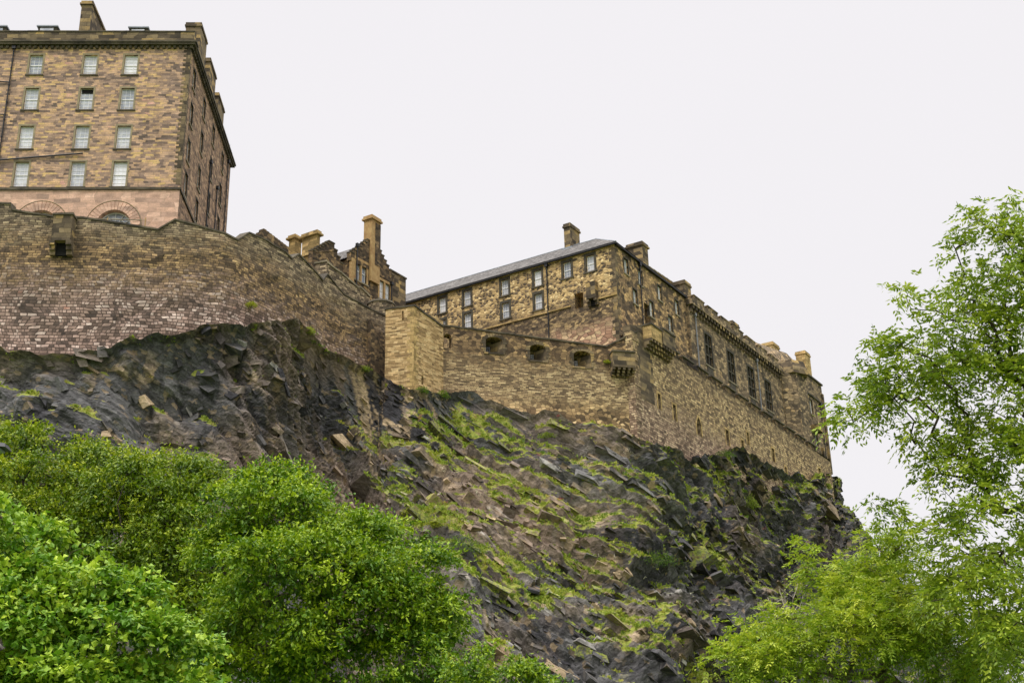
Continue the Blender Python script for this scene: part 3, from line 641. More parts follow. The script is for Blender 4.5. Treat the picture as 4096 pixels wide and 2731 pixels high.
mb = MB(); wall_sheet(mb, G, 0, 19.4, 48, EV, [hole(u, z, 1.0, h, .4) for u, z, h in sideW] + [rec]); mb.build('side_wall', M['hospital_side'], hp)
mb = MB(); mb.fbox(G, 6.9, 8.6, -1.7, -1.45, 61.8, 65.1); mb.build('recess_back', M['ashlar_dark'], hp)
for u, z, h in sideW: add_window(hp, G, u, z, 1.0, h, 'hospside')
mb = MB(); mb.fbox(H, -36, 0, -.0, .14, EV-.28, EV-.02); mb.build('eaves_course', M['ashlar_tan'], hp)
mb = MB(); mb.fbox(H, -36, .4, .14, .42, EV-.2, EV+.06); mb.fbox(G, .0, 19.4, .0, .36, EV-.2, EV+.06); mb.build('gutter', M['iron'], hp)
rz = 74.1; mb = MB(); e0 = .45                                            # hipped slate roof
pts4 = [H.P(-36.5, EV, e0), H.P(.45, EV, e0), G.P(10.0, EV, .4), H.P(-36.5, EV, -10)]; ra, rb = H.P(-36.5, rz, -5), H.P(-5.0, rz, -5)
mb.poly([pts4[0], pts4[1], rb, ra]); mb.poly([pts4[1], pts4[2], rb]); mb.poly([pts4[2], pts4[3], ra, rb]); mb.poly([pts4[3], pts4[0], ra])
q = [G.P(10, EV, .4), G.P(19.4, EV, .4), G.P(19.4, 71.5, -4.0), G.P(10, 71.5, -4.0)]; mb.poly(q)
rf_ = mb.build('roof', M['slate'], hp)
mb = MB(); mb.tube([ra, rb], .09, 6); mb.tube([rb, pts4[1]], .08, 6); mb.build('ridge', M['lead'], hp)
for fc, qa, qb, qt, dep in ((H.off(-4.3), (1475, 265), (1527, 265), (1520, 92), 2.6),):
    a, zt = fc.hit(z3(1473, 95)); b, _ = fc.hit(z3(1530, 90)); ch = chimney(hp, fc, a+.1, b-.05, -2.4, 0, 71.5, zt, M['ashlar_dark'], cap=.14)
    mb = MB(); mb.fbox(fc, a-.1, b+.25, -2.6, .2, 72.3, 73.65); mb.build('flashing', M['lead'], hp)
fc = G.off(-3.5); a, zt = fc.hit(z4(250, 95)); b, _ = fc.hit(z4(263, 110)); HA = Face(fc.P(a, 0)[:2], -32); ua, _ = HA.hit(z4(158, 115))
chimney(hp, HA, ua, 0, -1.6, 0, 69, zt, M['ashlar_dark'], cap=.2)
pipe(hp, H, -9.3, 50, 69.8); pipe(hp, G, 6.2, 57, 69.8)
mb = MB(); mb.fbox(H, -19.5, -6.2, 0, .16, 63.42, 63.6); mb.fbox(H, -2.6, .02, 0, .16, 63.42, 63.6); mb.build('string_course', M['ashlar_tan'], hp)
(a, zt), (b, _) = H.hit(z3(1675, 568)), H.hit(z3(1748, 575)); zb_ = H.z(z3(1712, 688))
mb = MB(); mb.fbox(H, a, b, .0, .75, zb_, zt); cb = mb.build('garderobe', M['ashlar_dark'], hp); 
for x in (a-.05, b-.3):
    mb = MB(); mb.fbox(H, x, x+.35, 0, .7, zb_-.35, zb_-.003); mb.fbox(H, x, x+.35, 0, .4, zb_-.8, zb_-.353); mb.build('corbel', M['ashlar_dark'], cb)
mb = MB(); mb.fbox(H, a+.32, b-.32, .01, .2, zb_-.8, zb_-.01); mb.build('gap_shade', M['void'], cb)  # black gap under the garderobe: a dark block in place of shade
mb = MB()
for k in range(44):
    z = 56.0 + k*.44
    if z > EV-.5: break
    a = .8 if k % 2 else .45; b = 1.25-a; mb.fbox(H, -a, .0, -.3, .025, z, z+.42); mb.fbox(G, .0, b, -.3, .025, z, z+.42)
mb.build('quoins', M['ashlar_dark'], hp)
mb = MB(); mb.poly([H.P(-36, 48, 0), H.P(-36, EV, 0), H.P(-36, rz, -5), H.P(-36, EV, -10), H.P(-36, 48, -10)]); mb.poly([H.P(0, 48, -19), H.P(-36, 48, -10), H.P(-36, EV, -10), H.P(0, EV, -19)]); mb.build('rear_wall', M['hospital_side'], hp)
# crow-stepped gable rising behind the side eaves
CG = G.off(-3.2); mb = MB(); mc = MB(); a0 = CG.hit(z4(268, 235)); a1 = CG.hit(z4(470, 370)); n_ = 8
for k in range(n_):
    x0 = a0[0]+(a1[0]-a0[0])*k/n_; x1 = a0[0]+(a1[0]-a0[0])*(k+1)/n_; zt = a0[1]+(a1[1]-a0[1])*k/n_
    mb.fbox(CG, x0, x1, -.9, 0, 66, zt); mc.fbox(CG, x0-.06, x1+.02, -1.0, .08, zt, zt+.16)
cg = mb.build('crow_stepped_gable', M['ashlar_tan'], hp); mc.build('step_coping', M['cope_light'], cg)

# ------------------------------------------------------------------ great hall
gh = thing('great_hall', 'long dark stone hall with tall mullioned windows and a corbelled battlement', 'building', G.P(35, 50, -6))
GZ = 69.0; G2 = G.off(.35); hwin = [(24.85, 62.1, 2.1, 4.4), (32.1, 62.0, 2.1, 4.4), (39.0, 61.8, 2.1, 4.5), (45.2, 61.6, 2.1, 4.5)]
mb = MB(); wall_sheet(mb, G2, 19.4, 51, 48, GZ, [hole(u, z, w, h, .6) for u, z, w, h in hwin]); mb.poly([G2.P(19.4, 48, 0), G2.P(19.4, GZ, 0), G2.P(19.4, GZ, -.4), G2.P(19.4, 48, -.4)])
mb.poly([G2.P(19.4, 48, -12), G2.P(51, 48, -12), G2.P(51, GZ, -12), G2.P(19.4, GZ, -12)][::-1]); mb.build('side_wall', M['hall'], gh)
for u, z, w, h in hwin:
    add_window(gh, G2, u, z, w, h, 'hall')
    mb = MB(); mb.fbox(G2, u-.9, u+.9, .0, .05, z-1.9, z-.2); mb.build('apron_panel', M['margin_dark'], gh)
u = 19.6
while u < 50.6:
    mb = MB(); mb.fbox(G2, u, u+.42, .0, .55, GZ-.5, GZ-.003); mb.fbox(G2, u, u+.42, .0, .3, GZ-.95, GZ-.5); mb.build('corbel', M['ashlar_dark'], gh); u += .95
mb = MB(); mb.fbox(G2, 19.3, 51, -.3, .62, GZ, GZ+.75); u = 20.0
while u < 50: mb.fbox(G2, u, u+3.2, -.25, .58, GZ+.753, GZ+1.35); mb.fbox(G2, u-.08, u+3.28, -.3, .66, GZ+1.353, GZ+1.48); u += 4.3
mb.build('battlement', M['hall'], gh)
mb = MB(); mb.poly([G2.P(19.4, GZ+.3, -.4), G2.P(51, GZ+.3, -.4), G2.P(51, GZ+3.2, -6), G2.P(19.4, GZ+3.2, -6)]); mb.poly([G2.P(51, GZ+.3, -12), G2.P(19.4, GZ+.3, -12), G2.P(19.4, GZ+3.2, -6), G2.P(51, GZ+3.2, -6)]); mb.build('roof', M['slate'], gh)
for (xa, xb, yt, y2) in ((503, 540, 325, 358), (790, 828, 568, 600)):
    fc = G.off(-.6); a, zt = fc.hit(z4(xa, yt)); b, _ = fc.hit(z4(xb, y2)); chimney(gh, fc, a, b, -2.4, 0, GZ, zt, M['ashlar_dark'], cap=.12)
pipe(gh, G2, 20.9, 57.5, 68.2, 'pipe_grey', o=.2, r=.09); pipe(gh, G2, 41.4, 57.5, 68.3, 'pipe_grey', o=.2, r=.09)

# ------------------------------------------------------------------ palace block at the far end
pb = thing('palace_block', 'tall far tower block of weathered stone with small windows at the cliff edge', 'building', G.P(60, 52, -5))
G3 = G.off(1.2); PE = G3.u(z4(1366, 1350)); mb = MB(); pw = [(60.8, 65.2, 1.1, 2.4), (66.2, 66.0, 1.1, 2.3), (61.5, 60.3, 1.1, 2.6), (66.5, 61.0, 1.1, 2.2), (68.8, 64.0, .9, 2.0), (60.0, 56.0, .9, 1.6), (66.0, 56.5, .9, 1.8)]
pw = [q for q in pw if q[0]+q[2] < PE]; wall_sheet(mb, G3, 55.5, PE, 52, 71.5, [hole(u, z, w, h, .5) for u, z, w, h in pw]); 
mb.poly([G3.P(55.5, 50, 0), G3.P(55.5, 71.5, 0), G3.P(55.5, 71.5, -5), G3.P(55.5, 50, -5)]); mb.poly([G3.P(PE, 50, 0), G3.P(PE, 50, -12), G3.P(PE, 71.5, -12), G3.P(PE, 71.5, 0)]); mb.build('tower_wall', M['hall'], pb)
for u, z, w, h in pw: add_window(pb, G3, u, z, w, h, 'plain')
mb = MB(); a = G.P; pp = [a(51, 50, .5), a(52.6, 50, 2.3), a(55.5, 50, 2.6), a(57.5, 50, 1.7), a(57.5, 50, -1), a(51, 50, -1)]   # canted stair turret
for i in range(6):
    p, q = pp[i], pp[(i+1) % 6]; mb.poly([p, q, (q[0], q[1], 69.2), (p[0], p[1], 69.2)])
mb.poly([(x, y, 69.2) for x, y, _ in pp]); tr = mb.build('stair_turret', M['hall'], pb)
mb = MB(); p_ = a(54.2, 0, .6); mb.tube([(p_[0], p_[1], 69.2), (p_[0], p_[1], 70.0), (p_[0], p_[1], 71.4)], [2.9, 2.8, 2.3], 6); mb.build('turret_roof', M['ashlar_dark'], tr)
mb = MB(); mb.fbox(G3, 55.4, PE+.1, -.3, .22, 68.2, 68.5); mb.fbox(G3, 55.4, PE+.1, -.3, .25, 71.5, 71.75); mb.build('cornice', M['cope'], pb)
mb = MB(); q = [G3.P(55.4, 71.75, .1), G3.P(PE, 71.75, .1), G3.P(PE-4, 74.6, -6), G3.P(56, 75.0, -6)]; mb.poly(q); mb.poly([G3.P(PE, 71.75, .1), G3.P(PE, 71.75, -12), G3.P(PE-4, 74.6, -6)]); mb.poly([G3.P(55.4, 71.75, .1), G3.P(56, 75.0, -6), G3.P(55.4, 71.75, -12)])
mb.build('roof', M['dark_rubble'], pb)
# the stone-slabbed roof between hall and tower
fc = G.off(-2.5); q = [fc.hit(z4(*p)) for p in ((840, 668), (1115, 765), (1215, 842), (1150, 860))]
mb = MB(); (ua, za), (ub, zb), (uc, zc), _ = q; mb.poly([G.P(ua, GZ+.9, .3), G.P(ub+6, GZ+.9, .3), fc.P(ub, zb), fc.P(ua, za)]); mb.poly([G.P(ub+6, GZ+.9, .3), fc.P(uc+1, zc-1), fc.P(ub, zb)]); mb.build('stone_roof', M['hall'], pb)
a, zt = fc.hit(z4(1045, 705)); b, _ = fc.hit(z4(1068, 720)); chimney(pb, fc, a-1, b, -1.8, 0, 70, zt, M['ashlar_tan'], cap=.12)
fc = G.off(-1.0); a, zt = fc.hit(z4(1238, 760)); b, _ = fc.hit(z4(1250, 775)); ch = chimney(pb, fc, a-1.2, b+.2, -1.6, 0, 71, zt, M['ashlar_tan'], cap=.12)
for (u, z, w, h, o) in ((60.8, 63.2, 2.4, .9, 1.1), (63.6, 60.5, .7, 9.0, .35), (68.0, 60.0, .5, 9.5, .3), (66.2, 65.2, 1.8, .5, .6), (PE-.4, 70, .5, 13, .3)):
    if u+w/2 > PE: continue
    mb = MB(); mb.fbox(G3, u-w/2, u+w/2, -.0, o, z-h, z); mb.build('balcony' if o > 1 else 'pilaster', M['ashlar_dark'], pb)
pipe(pb, G3, 58.6, 56, 68, 'iron'); pipe(pb, G3, 64.8, 56, 68.0, 'iron')

# ------------------------------------------------------------------ lower battered wall
C2 = at(z4(220, 1000), 137); Lf = Face(C2, 58)
lw = thing('lower_rampart', 'high receding rampart of tan and rosy stone with narrow slit windows on the rock', 'wall', Lf.P(30, 46))
slits = []
for (xa, xb, yt, yb, ar) in ((346, 362, 1010, 1100, 0), (437, 454, 1075, 1165, 0), (578, 604, 1150, 1256, .9), (753, 770, 1226, 1314, 0), (878, 890, 1240, 1308, 0), (1028, 1042, 1336, 1410, 0), (845, 858, 1285, 1345, 0), (1105, 1115, 1445, 1485, 0), (1306, 1318, 1455, 1500, 0)):
    xm = (xa+xb)/2; a = Lf.u(z4(xa, (yt+yb)/2)); b = Lf.u(z4(xb, (yt+yb)/2)); slits.append([a, b, Lf.z(z4(xm, yb)), Lf.z(z4(xm, yt)), .8, ar])
ZL = 57.75; Lend = 64.0
mb = MB(); brk = [0, 8, 16, 24, 32, 40, 48, 56, Lend]
brk = [b_ if not any(s_[0] < b_ < s_[1] for s_ in slits) else max(s_[1] for s_ in slits if s_[0] < b_ < s_[1])+.4 for b_ in brk]
for b0_, b1_ in zip(brk[:-1], brk[1:]):
    zz = float(np.interp((b0_), [0, 16, 64], [44.2, 45.7, 54.7]))-3.2; hh = [[*s_[:2], max(s_[2], zz+.3), *s_[3:]] for s_ in slits if b0_ <= s_[0] < b1_]; wall_sheet(mb, Lf, b0_, b1_, zz, ZL, hh)
mb.poly([Lf.P(Lend, 38, 0), Lf.P(Lend, 38, -8), Lf.P(Lend, ZL, -8), Lf.P(Lend, ZL, 0)]); mb.build('wall_face', M['lower'], lw)
mb = MB(); mb.poly([Lf.P(-.2, ZL+.2, .05), Lf.P(Lend, ZL+.2, .05), G.P(70, ZL+.2, .3), G.P(-.5, ZL+.2, .3)]); mb.build('walkway', M['cope'], lw)
for s_ in slits:
    u = (s_[0]+s_[1])/2; w = s_[1]-s_[0]; h = s_[3]-s_[2]
    mb = MB(); mb.poly([Lf.P(s_[0]-.05, s_[2]-.05, -.75), Lf.P(s_[1]+.05, s_[2]-.05, -.75), Lf.P(s_[1]+.05, s_[3]+.05, -.75), Lf.P(s_[0]-.05, s_[3]+.05, -.75)])
    sw = mb.build('slit_window', M['void'], lw); mb = MB(); hh = h if not s_[5] else h-s_[5]
    mb.fbox(Lf, s_[1], s_[1]+.28, -.1, .03, s_[2], s_[2]+hh); mb.fbox(Lf, s_[0]-.25, s_[0], -.1, .03, s_[2], s_[2]+hh)
    if not s_[5]: mb.fbox(Lf, s_[0]-.25, s_[1]+.28, -.1, .035, s_[3], s_[3]+.28)
    else:
        for k in range(8):
            f0, f1 = k/8, (k+1)/8; T = lambda f, e_: (u+(w/2+e_)*(-1+2*f), s_[3]-s_[5]+(s_[5]+e_)*(1-abs(1-2*f)**1.6)); pp = [T(f0, 0), T(f0, .35), T(f1, .35), T(f1, 0)]; mb.poly([Lf.P(x, z, .04) for x, z in pp][::-1])
        mb.fbox(Lf, u-.05, u+.05, -.4, -.3, s_[2], s_[3]-.3)
    mb.build('surround', M['ashlar_tan'], sw)
mb = MB(); mcp = MB(); u = 8.6                                             # sawtooth parapet stepping along the head of the wall
while u < 56:
    w = 3.1; mb.fbox(Lf, u, u+w, -.6, .03, ZL, ZL+.75); mcp.fbox(Lf, u-.12, u+w+.12, -.7, .22, ZL+.75, ZL+.95); mb.fbox(Lf, u+w, u+w+1.1, -.6, .0, ZL, ZL+.25); u += w+1.1
mb.build('parapet', M['dark_rubble'], lw); mcp.build('coping', M['cope'], lw)
QF = Face(C2, yaw); mb = MB()                                             # projecting rounded quoin strip at the corner
ua = QF.u(z4(188, 1000)); z = 40.0; k = 0
while z < 57.2:
    t = rnd.uniform(.34, .5); e_ = rnd.uniform(.08, .16); w_ = rnd.uniform(.7, 1.3); mb.fbox(Lf, -.62, w_-.3, -.8, e_, z, z+t-.025); z += t; k += 1
mb.build('corner_quoins', M['lower'], lw)
# two corbelled garderobes on the corner of the hospital terrace
T0 = Face(C2, 58)
for j, (xa, xb, ya, yt, yb, lab) in enumerate(((252, 318, 640, 600, 700, 'pale corbelled latrine turret nearer the corner below the hospital windows'), (322, 398, 660, 628, 745, 'darker corbelled latrine turret right beside the pale one under the hospital'))):
    a, zt = Lf.hit(z4(xa, yt-2)); b = Lf.u(z4(xb, yt+60)); zb_ = Lf.z(z4((xa+xb)/2, yb)); prj = 1.1
    g2 = thing('latrine_turret', lab, 'turret', Lf.P((a+b)/2, zb_, .5), 'corbelled latrine turrets on the rampart')
    mb = MB(); mb.fbox(Lf, a, b, -1.2, prj, zb_, zt-.15); mb.build('box_walls', M['ashlar_tan'] if j == 0 else M['ashlar_dark'], g2)
    mb = MB(); mb.fbox(Lf, a-.1, b+.1, -1.3, prj+.12, zt-.15, zt+.05); mb.build('lid_slab', M['cope'], g2)
    n_ = 4 if j == 0 else 5
    for k in range(n_):
        x = a + (b-a-.4)*k/(n_-1); mb = MB()
        for i in range(3): mb.fbox(Lf, x, x+.4, -.1, prj-.05-.32*i, zb_-.36*(i+1), zb_-.36*i)
        mb.build('corbel', M['ashlar_dark'], g2)
# sloping wall joining the battery to the hospital corner
mb = MB(); cs = Face(C2, 58); 
mb.box8([Lf.P(-.6, 50, .02), Lf.P(4.4, 50, .02), Lf.P(4.4, 50, -1.0), Lf.P(-.6, 50, -1.0), Lf.P(-.6, 58.2, .02), Lf.P(4.4, 59.4, .02), Lf.P(4.4, 59.4, -1.0), Lf.P(-.6, 58.2, -1.0)]); mb.build('corner_upstand', M['ashlar_dark'], lw)
# iron railing on the rampart walk
(ra0, rz0), (ra1, _) = Lf.hit(z4(518, 835)), Lf.hit(z4(580, 880)); rr = thing('iron_railing', 'short black iron railing on the rampart walk below the hall window', 'railing', Lf.P(ra0, ZL, -.1))
mb = MB()
for k in range(16): x = ra0+(ra1-ra0)*k/15; mb.tube([Lf.P(x, ZL+.1, .1), Lf.P(x, ZL+1.5, .1)], .025, 4)
mb.build('bars', M['iron'], rr); mb = MB(); mb.tube([Lf.P(ra0, ZL+1.5, .1), Lf.P(ra1, ZL+1.5, .1)], .035, 5); mb.build('rail', M['iron'], rr)

# ------------------------------------------------------------------ gabled houses in the middle
M0 = at(z2(1000, 500), 139); Mf = Face(M0, 58); M2 = Face(M0, -32)
ho = thing('gabled_house', 'crow-stepped gable with a tall slim orange chimney and paired white windows', 'house', Mf.P(4, 56, -4))
w1 = (1.62, 65.98, 2.0, 2.6); w2 = (6.15, 65.2, 2.0, 2.4); ze_ = 68.5
mb = MB(); wall_sheet(mb, Mf, -.2, 7.7, 56, ze_, [hole(*w1), hole(*w2)]); pk = [(-.2, ze_), (7.7, ze_), (4.3, 72.0), (3.2, 72.0)]; mb.poly([Mf.P(u, z) for u, z in pk])
mb.poly([M2.P(-6.5, 56, .0), M2.P(-.2, 56, 0), M2.P(-.2, ze_, 0), M2.P(-6.5, ze_, 0)]); mb.poly([Mf.P(7.7, 56, 0), Mf.P(7.7, 56, -7), Mf.P(7.7, ze_, -7), Mf.P(7.7, ze_, 0)]); mb.build('wall', M['dark_rubble'], ho)
for w_ in (w1, w2): add_window(ho, Mf, *w_, 'orange')
mb = MB(); mc = MB()
for s_, (ua, ub) in ((1, (-.35, 3.1)), (-1, (7.9, 4.4))):
    n_ = 7
    for k in range(n_):
        x0 = ua+(ub-ua)*k/n_; x1 = ua+(ub-ua)*(k+1)/n_; zt = ze_+.6+(72.2-ze_-.4)*k/n_; a, b = min(x0, x1), max(x0, x1)
        mb.fbox(Mf, a, b, -.6, .04, ze_-.4, zt); mc.fbox(Mf, a-.04, b+.04, -.65, .1, zt, zt+.12)
mb.build('crow_steps', M['dark_rubble'], ho); mc.build('step_coping', M['cope'], ho)
chimney(ho, Mf, 3.05, 4.75, -.9, .3, 66.7, 75.4, M['orange'], cap=.2)
mb = MB(); mb.fbox(Mf, 3.75, 4.78, -.88, .33, 69, 74.6); mb.build('chimney_panel', M['dark_rubble'], ho)
mb = MB()
for k in range(14): a = .55 if k % 2 else .3; mb.fbox(Mf, -.24, a, -.3, .05, 61.5+k*.5, 61.98+k*.5)
mb.build('quoins', M['orange'], ho)
mb = MB(); mb.poly([M2.P(-8, 68.6, .3), M2.P(.0, 68.6, .3), M2.P(-.4, 72.0, -3.6), M2.P(-8, 72.0, -3.6)]); mb.poly([M2.P(-.4, 72.0, -3.6), M2.P(-.4, 68.6, -7.4), M2.P(-8, 68.6, -7.4), M2.P(-8, 72.0, -3.6)]); mb.build('roof', M['slate'], ho)
pipe(ho, Mf, .62, 58, 70.5, o=.15); pipe(ho, Mf, 7.3, 58, 68, o=.15)
# plain square stair tower behind its right side
gt = thing('stair_tower', 'plain grey flat-topped stair tower behind the right side of the gabled house', 'tower', Mf.P(9, 56, -2))
mb = MB(); fc = Mf.off(-.7); u0, zt = fc.hit(z2(1295, 552)); u1, z2_ = fc.hit(z2(1418, 640)); mb.fbox(fc, u0, u1, -3.5, 0, 56, zt); mb.build('tower_wall', M['ashlar_dark'], gt)
mb = MB(); mb.fbox(fc, u0-.1, u1+.1, -3.6, .1, zt, zt+.2); mb.build('coping', M['cope'], gt)
# house with two tan chimneys
h2 = thing('chimney_house', 'low house with a stepped gable and two broad tan chimneys above the rampart', 'house', M2.P(-5, 56, 2))
N0 = at(z2(850, 420), 137.0); Nf = Face(N0, 58); N2 = Face(N0, -32)
ua, za = Nf.hit(z2(905, 560)); 
mb = MB(); mc = MB(); (a0, b0), (a1, b1) = Nf.hit(z2(715, 400)), Nf.hit(z2(848, 345)); n_ = 7
a1, b1 = Nf.hit(z2(850, 342)); wd = 1.7
zap = b1; 
for k in range(7):
    x0 = -3.6+3.2*k/7; x1 = -3.6+3.2*(k+1)/7; zt = zap-2.6+2.6*(k+1)/7; mb.fbox(Nf, x0, x1, -.6, .0, 60, zt); mc.fbox(Nf, x0-.04, x1+.04, -.65, .08, zt, zt+.13)
for k in range(4):
    x0 = -.4+.55*k; zt = zap-.65*k; mb.fbox(Nf, x0, x0+.55, -.6, .0, 60, zt); mc.fbox(Nf, x0-.04, x0+.59, -.65, .08, zt, zt+.13)
mb.build('stepped_gable', M['dark_rubble'], h2); mc.build('step_coping', M['cope'], h2)
L2 = Face(at(z2(715, 430), 134.5), -32); a, zt = L2.hit(z2(600, 435)); mb = MB(); mb.fbox(L2, a-1, 0, -3, 0, 56, zt-.3); mb.build('wall', M['ashlar_tan'], h2)
mb = MB(); q = L2.P; mb.poly([q(a-1, zt-.3, .2), q(.1, zt-.3, .2), q(.1, zt+1.3, -3.4), q(a-1, zt+1.3, -3.4)]); mb.build('roof', M['lead'], h2)
for (x0, x1, x2, yt, Y) in ((606, 720, 745, 235, 136.5), (503, 548, 600, 268, 138.5)):
    cF = Face(at(z2(x1, 300), Y), -32); a, _ = cF.hit(z2(x0, 300)); zt = cF.z(z2(x1, yt)); cS = Face(cF.p, 58); b, _ = cS.hit(z2(x2, 320)); chimney(h2, cF, a, 0, -b, 0, 60, zt, M['ashlar_tan'], cap=.28)
# dark stepped gable further left
D0 = at(z2(300, 300), 126.0); Df = Face(D0, 58); dg = thing('stepped_gable', 'dark crow-stepped gable end peeping over the rampart left of the tan chimneys', 'house', Df.P(1, 56, -1))
mb = MB(); zap = Df.z(z2(303, 222)); e1 = Df.hit(z2(500, 372)); n_ = 9
for k in range(n_):
    x0 = .0+e1[0]*k/n_; x1 = e1[0]*(k+1)/n_; zt = zap+(e1[1]-zap)*k/n_; mb.fbox(Df, x0, x1, -.7, 0, 56, zt)
for k in range(3): mb.fbox(Df, -.45*(k+1), -.45*k, -.7, 0, 56, zap-.55*(k+1))
mb.build('gable_wall', M['dark_rubble'], dg)
mb = MB(); mb.poly([Df.P(0, zap-.5, -.7), Df.P(e1[0], e1[1]-.5, -.7), Df.P(e1[0], e1[1]-.5, -6), Df.P(0, zap-.5, -6)][::-1]); mb.build('roof', M['slate'], dg)
# ------------------------------------------------------------------ noise toolkit
def _h(*k):
    x = np.zeros_like(k[0], dtype=np.uint32) + np.uint32(2166136261)
    for i, a in enumerate(k):
        x = (x ^ (a.astype(np.int64) & 0xffffffff).astype(np.uint32)) * np.uint32(16777619); x ^= x >> np.uint32(15); x = x * np.uint32(2246822519); x ^= x >> np.uint32(13)
    return (x & np.uint32(0xffffff)).astype(np.float64)/0xffffff
def vnoise(x, y, z=None, seed=0):
    if z is None: z = np.zeros_like(x)
    xi, yi, zi = np.floor(x), np.floor(y), np.floor(z); fx, fy, fz = x-xi, y-yi, z-zi
    s = lambda t: t*t*t*(t*(t*6-15)+10)
    fx, fy, fz = s(fx), s(fy), s(fz); xi, yi, zi = xi.astype(np.int64), yi.astype(np.int64), zi.astype(np.int64); sd = np.full_like(xi, seed); o = 0
    for a in (0, 1):
        for b in (0, 1):
            for c in (0, 1):
                w = (fx if a else 1-fx)*(fy if b else 1-fy)*(fz if c else 1-fz); o = o + w*_h(xi+a, yi+b, zi+c, sd)
    return o*2-1
def fbm(x, y, z=None, oct=4, seed=0, g=.5):
    o = 0; a = 1; n = 0
    for k in range(oct):
        o = o + a*vnoise(x*2**k, y*2**k, None if z is None else z*2**k, seed+k*17); n += a; a *= g
    return o/n
def cells(a, b, seed=0):
    """2-D cells: per-cell random values, offset from the cell centre, distance to border"""
    ai, bi = np.floor(a).astype(np.int64), np.floor(b).astype(np.int64); best = np.full(a.shape, 9.0); sec = np.full(a.shape, 9.0)
    r = [np.zeros_like(a) for _ in range(6)]
    for da in (-1, 0, 1):
        for db in (-1, 0, 1):
            ca, cb = ai+da, bi+db; s0 = np.full_like(ca, seed); pa = ca+.1+.8*_h(ca, cb, s0); pb = cb+.1+.8*_h(ca, cb, s0+1)
            dd = np.abs(a-pa)*.9 + np.abs(b-pb) + .35*np.hypot(a-pa, b-pb); m = dd < best
            sec = np.where(m, best, np.minimum(sec, dd)); best = np.where(m, dd, best)
            for k, v in enumerate((a-pa, b-pb, ca, cb)): r[k] = np.where(m, v, r[k])
    ca, cb = r[2].astype(np.int64), r[3].astype(np.int64); s0 = np.full_like(ca, seed+7)
    return r[0], r[1], [_h(ca, cb, s0+k)*2-1 for k in range(4)], sec-best

def facets(a, b, seed, k=4, steep=1.0):
    """angular relief: the highest of the random pyramids standing in neighbouring cells, so faces meet in sharp creases"""
    ai, bi = np.floor(a).astype(np.int64), np.floor(b).astype(np.int64); best = np.full(a.shape, -9.0); sec = best.copy(); wa = ai*0; wb = bi*0
    for da in (-1, 0, 1):
        for db in (-1, 0, 1):
            ca, cb = ai+da, bi+db; s0 = np.full_like(ca, seed); la = a-(ca+.15+.7*_h(ca, cb, s0)); lb_ = b-(cb+.15+.7*_h(ca, cb, s0+1)); ph = _h(ca, cb, s0+2)*6.283; m_ = np.full(a.shape, -9.0)
            for q in range(k):
                an = ph+q*6.283/k+_h(ca, cb, s0+3+q)*.9; m_ = np.maximum(m_, (np.cos(an)*la+np.sin(an)*lb_)*(.35+1.3*_h(ca, cb, s0+13+q)))
            v = .8*_h(ca, cb, s0+30)-m_*steep; m = v > best; sec = np.where(m, best, np.maximum(sec, v)); best = np.where(m, v, best); wa = np.where(m, ca, wa); wb = np.where(m, cb, wb)
    s0 = np.full_like(wa, seed+50); return best-.35, [_h(wa, wb, s0+q)*2-1 for q in range(4)], best-sec
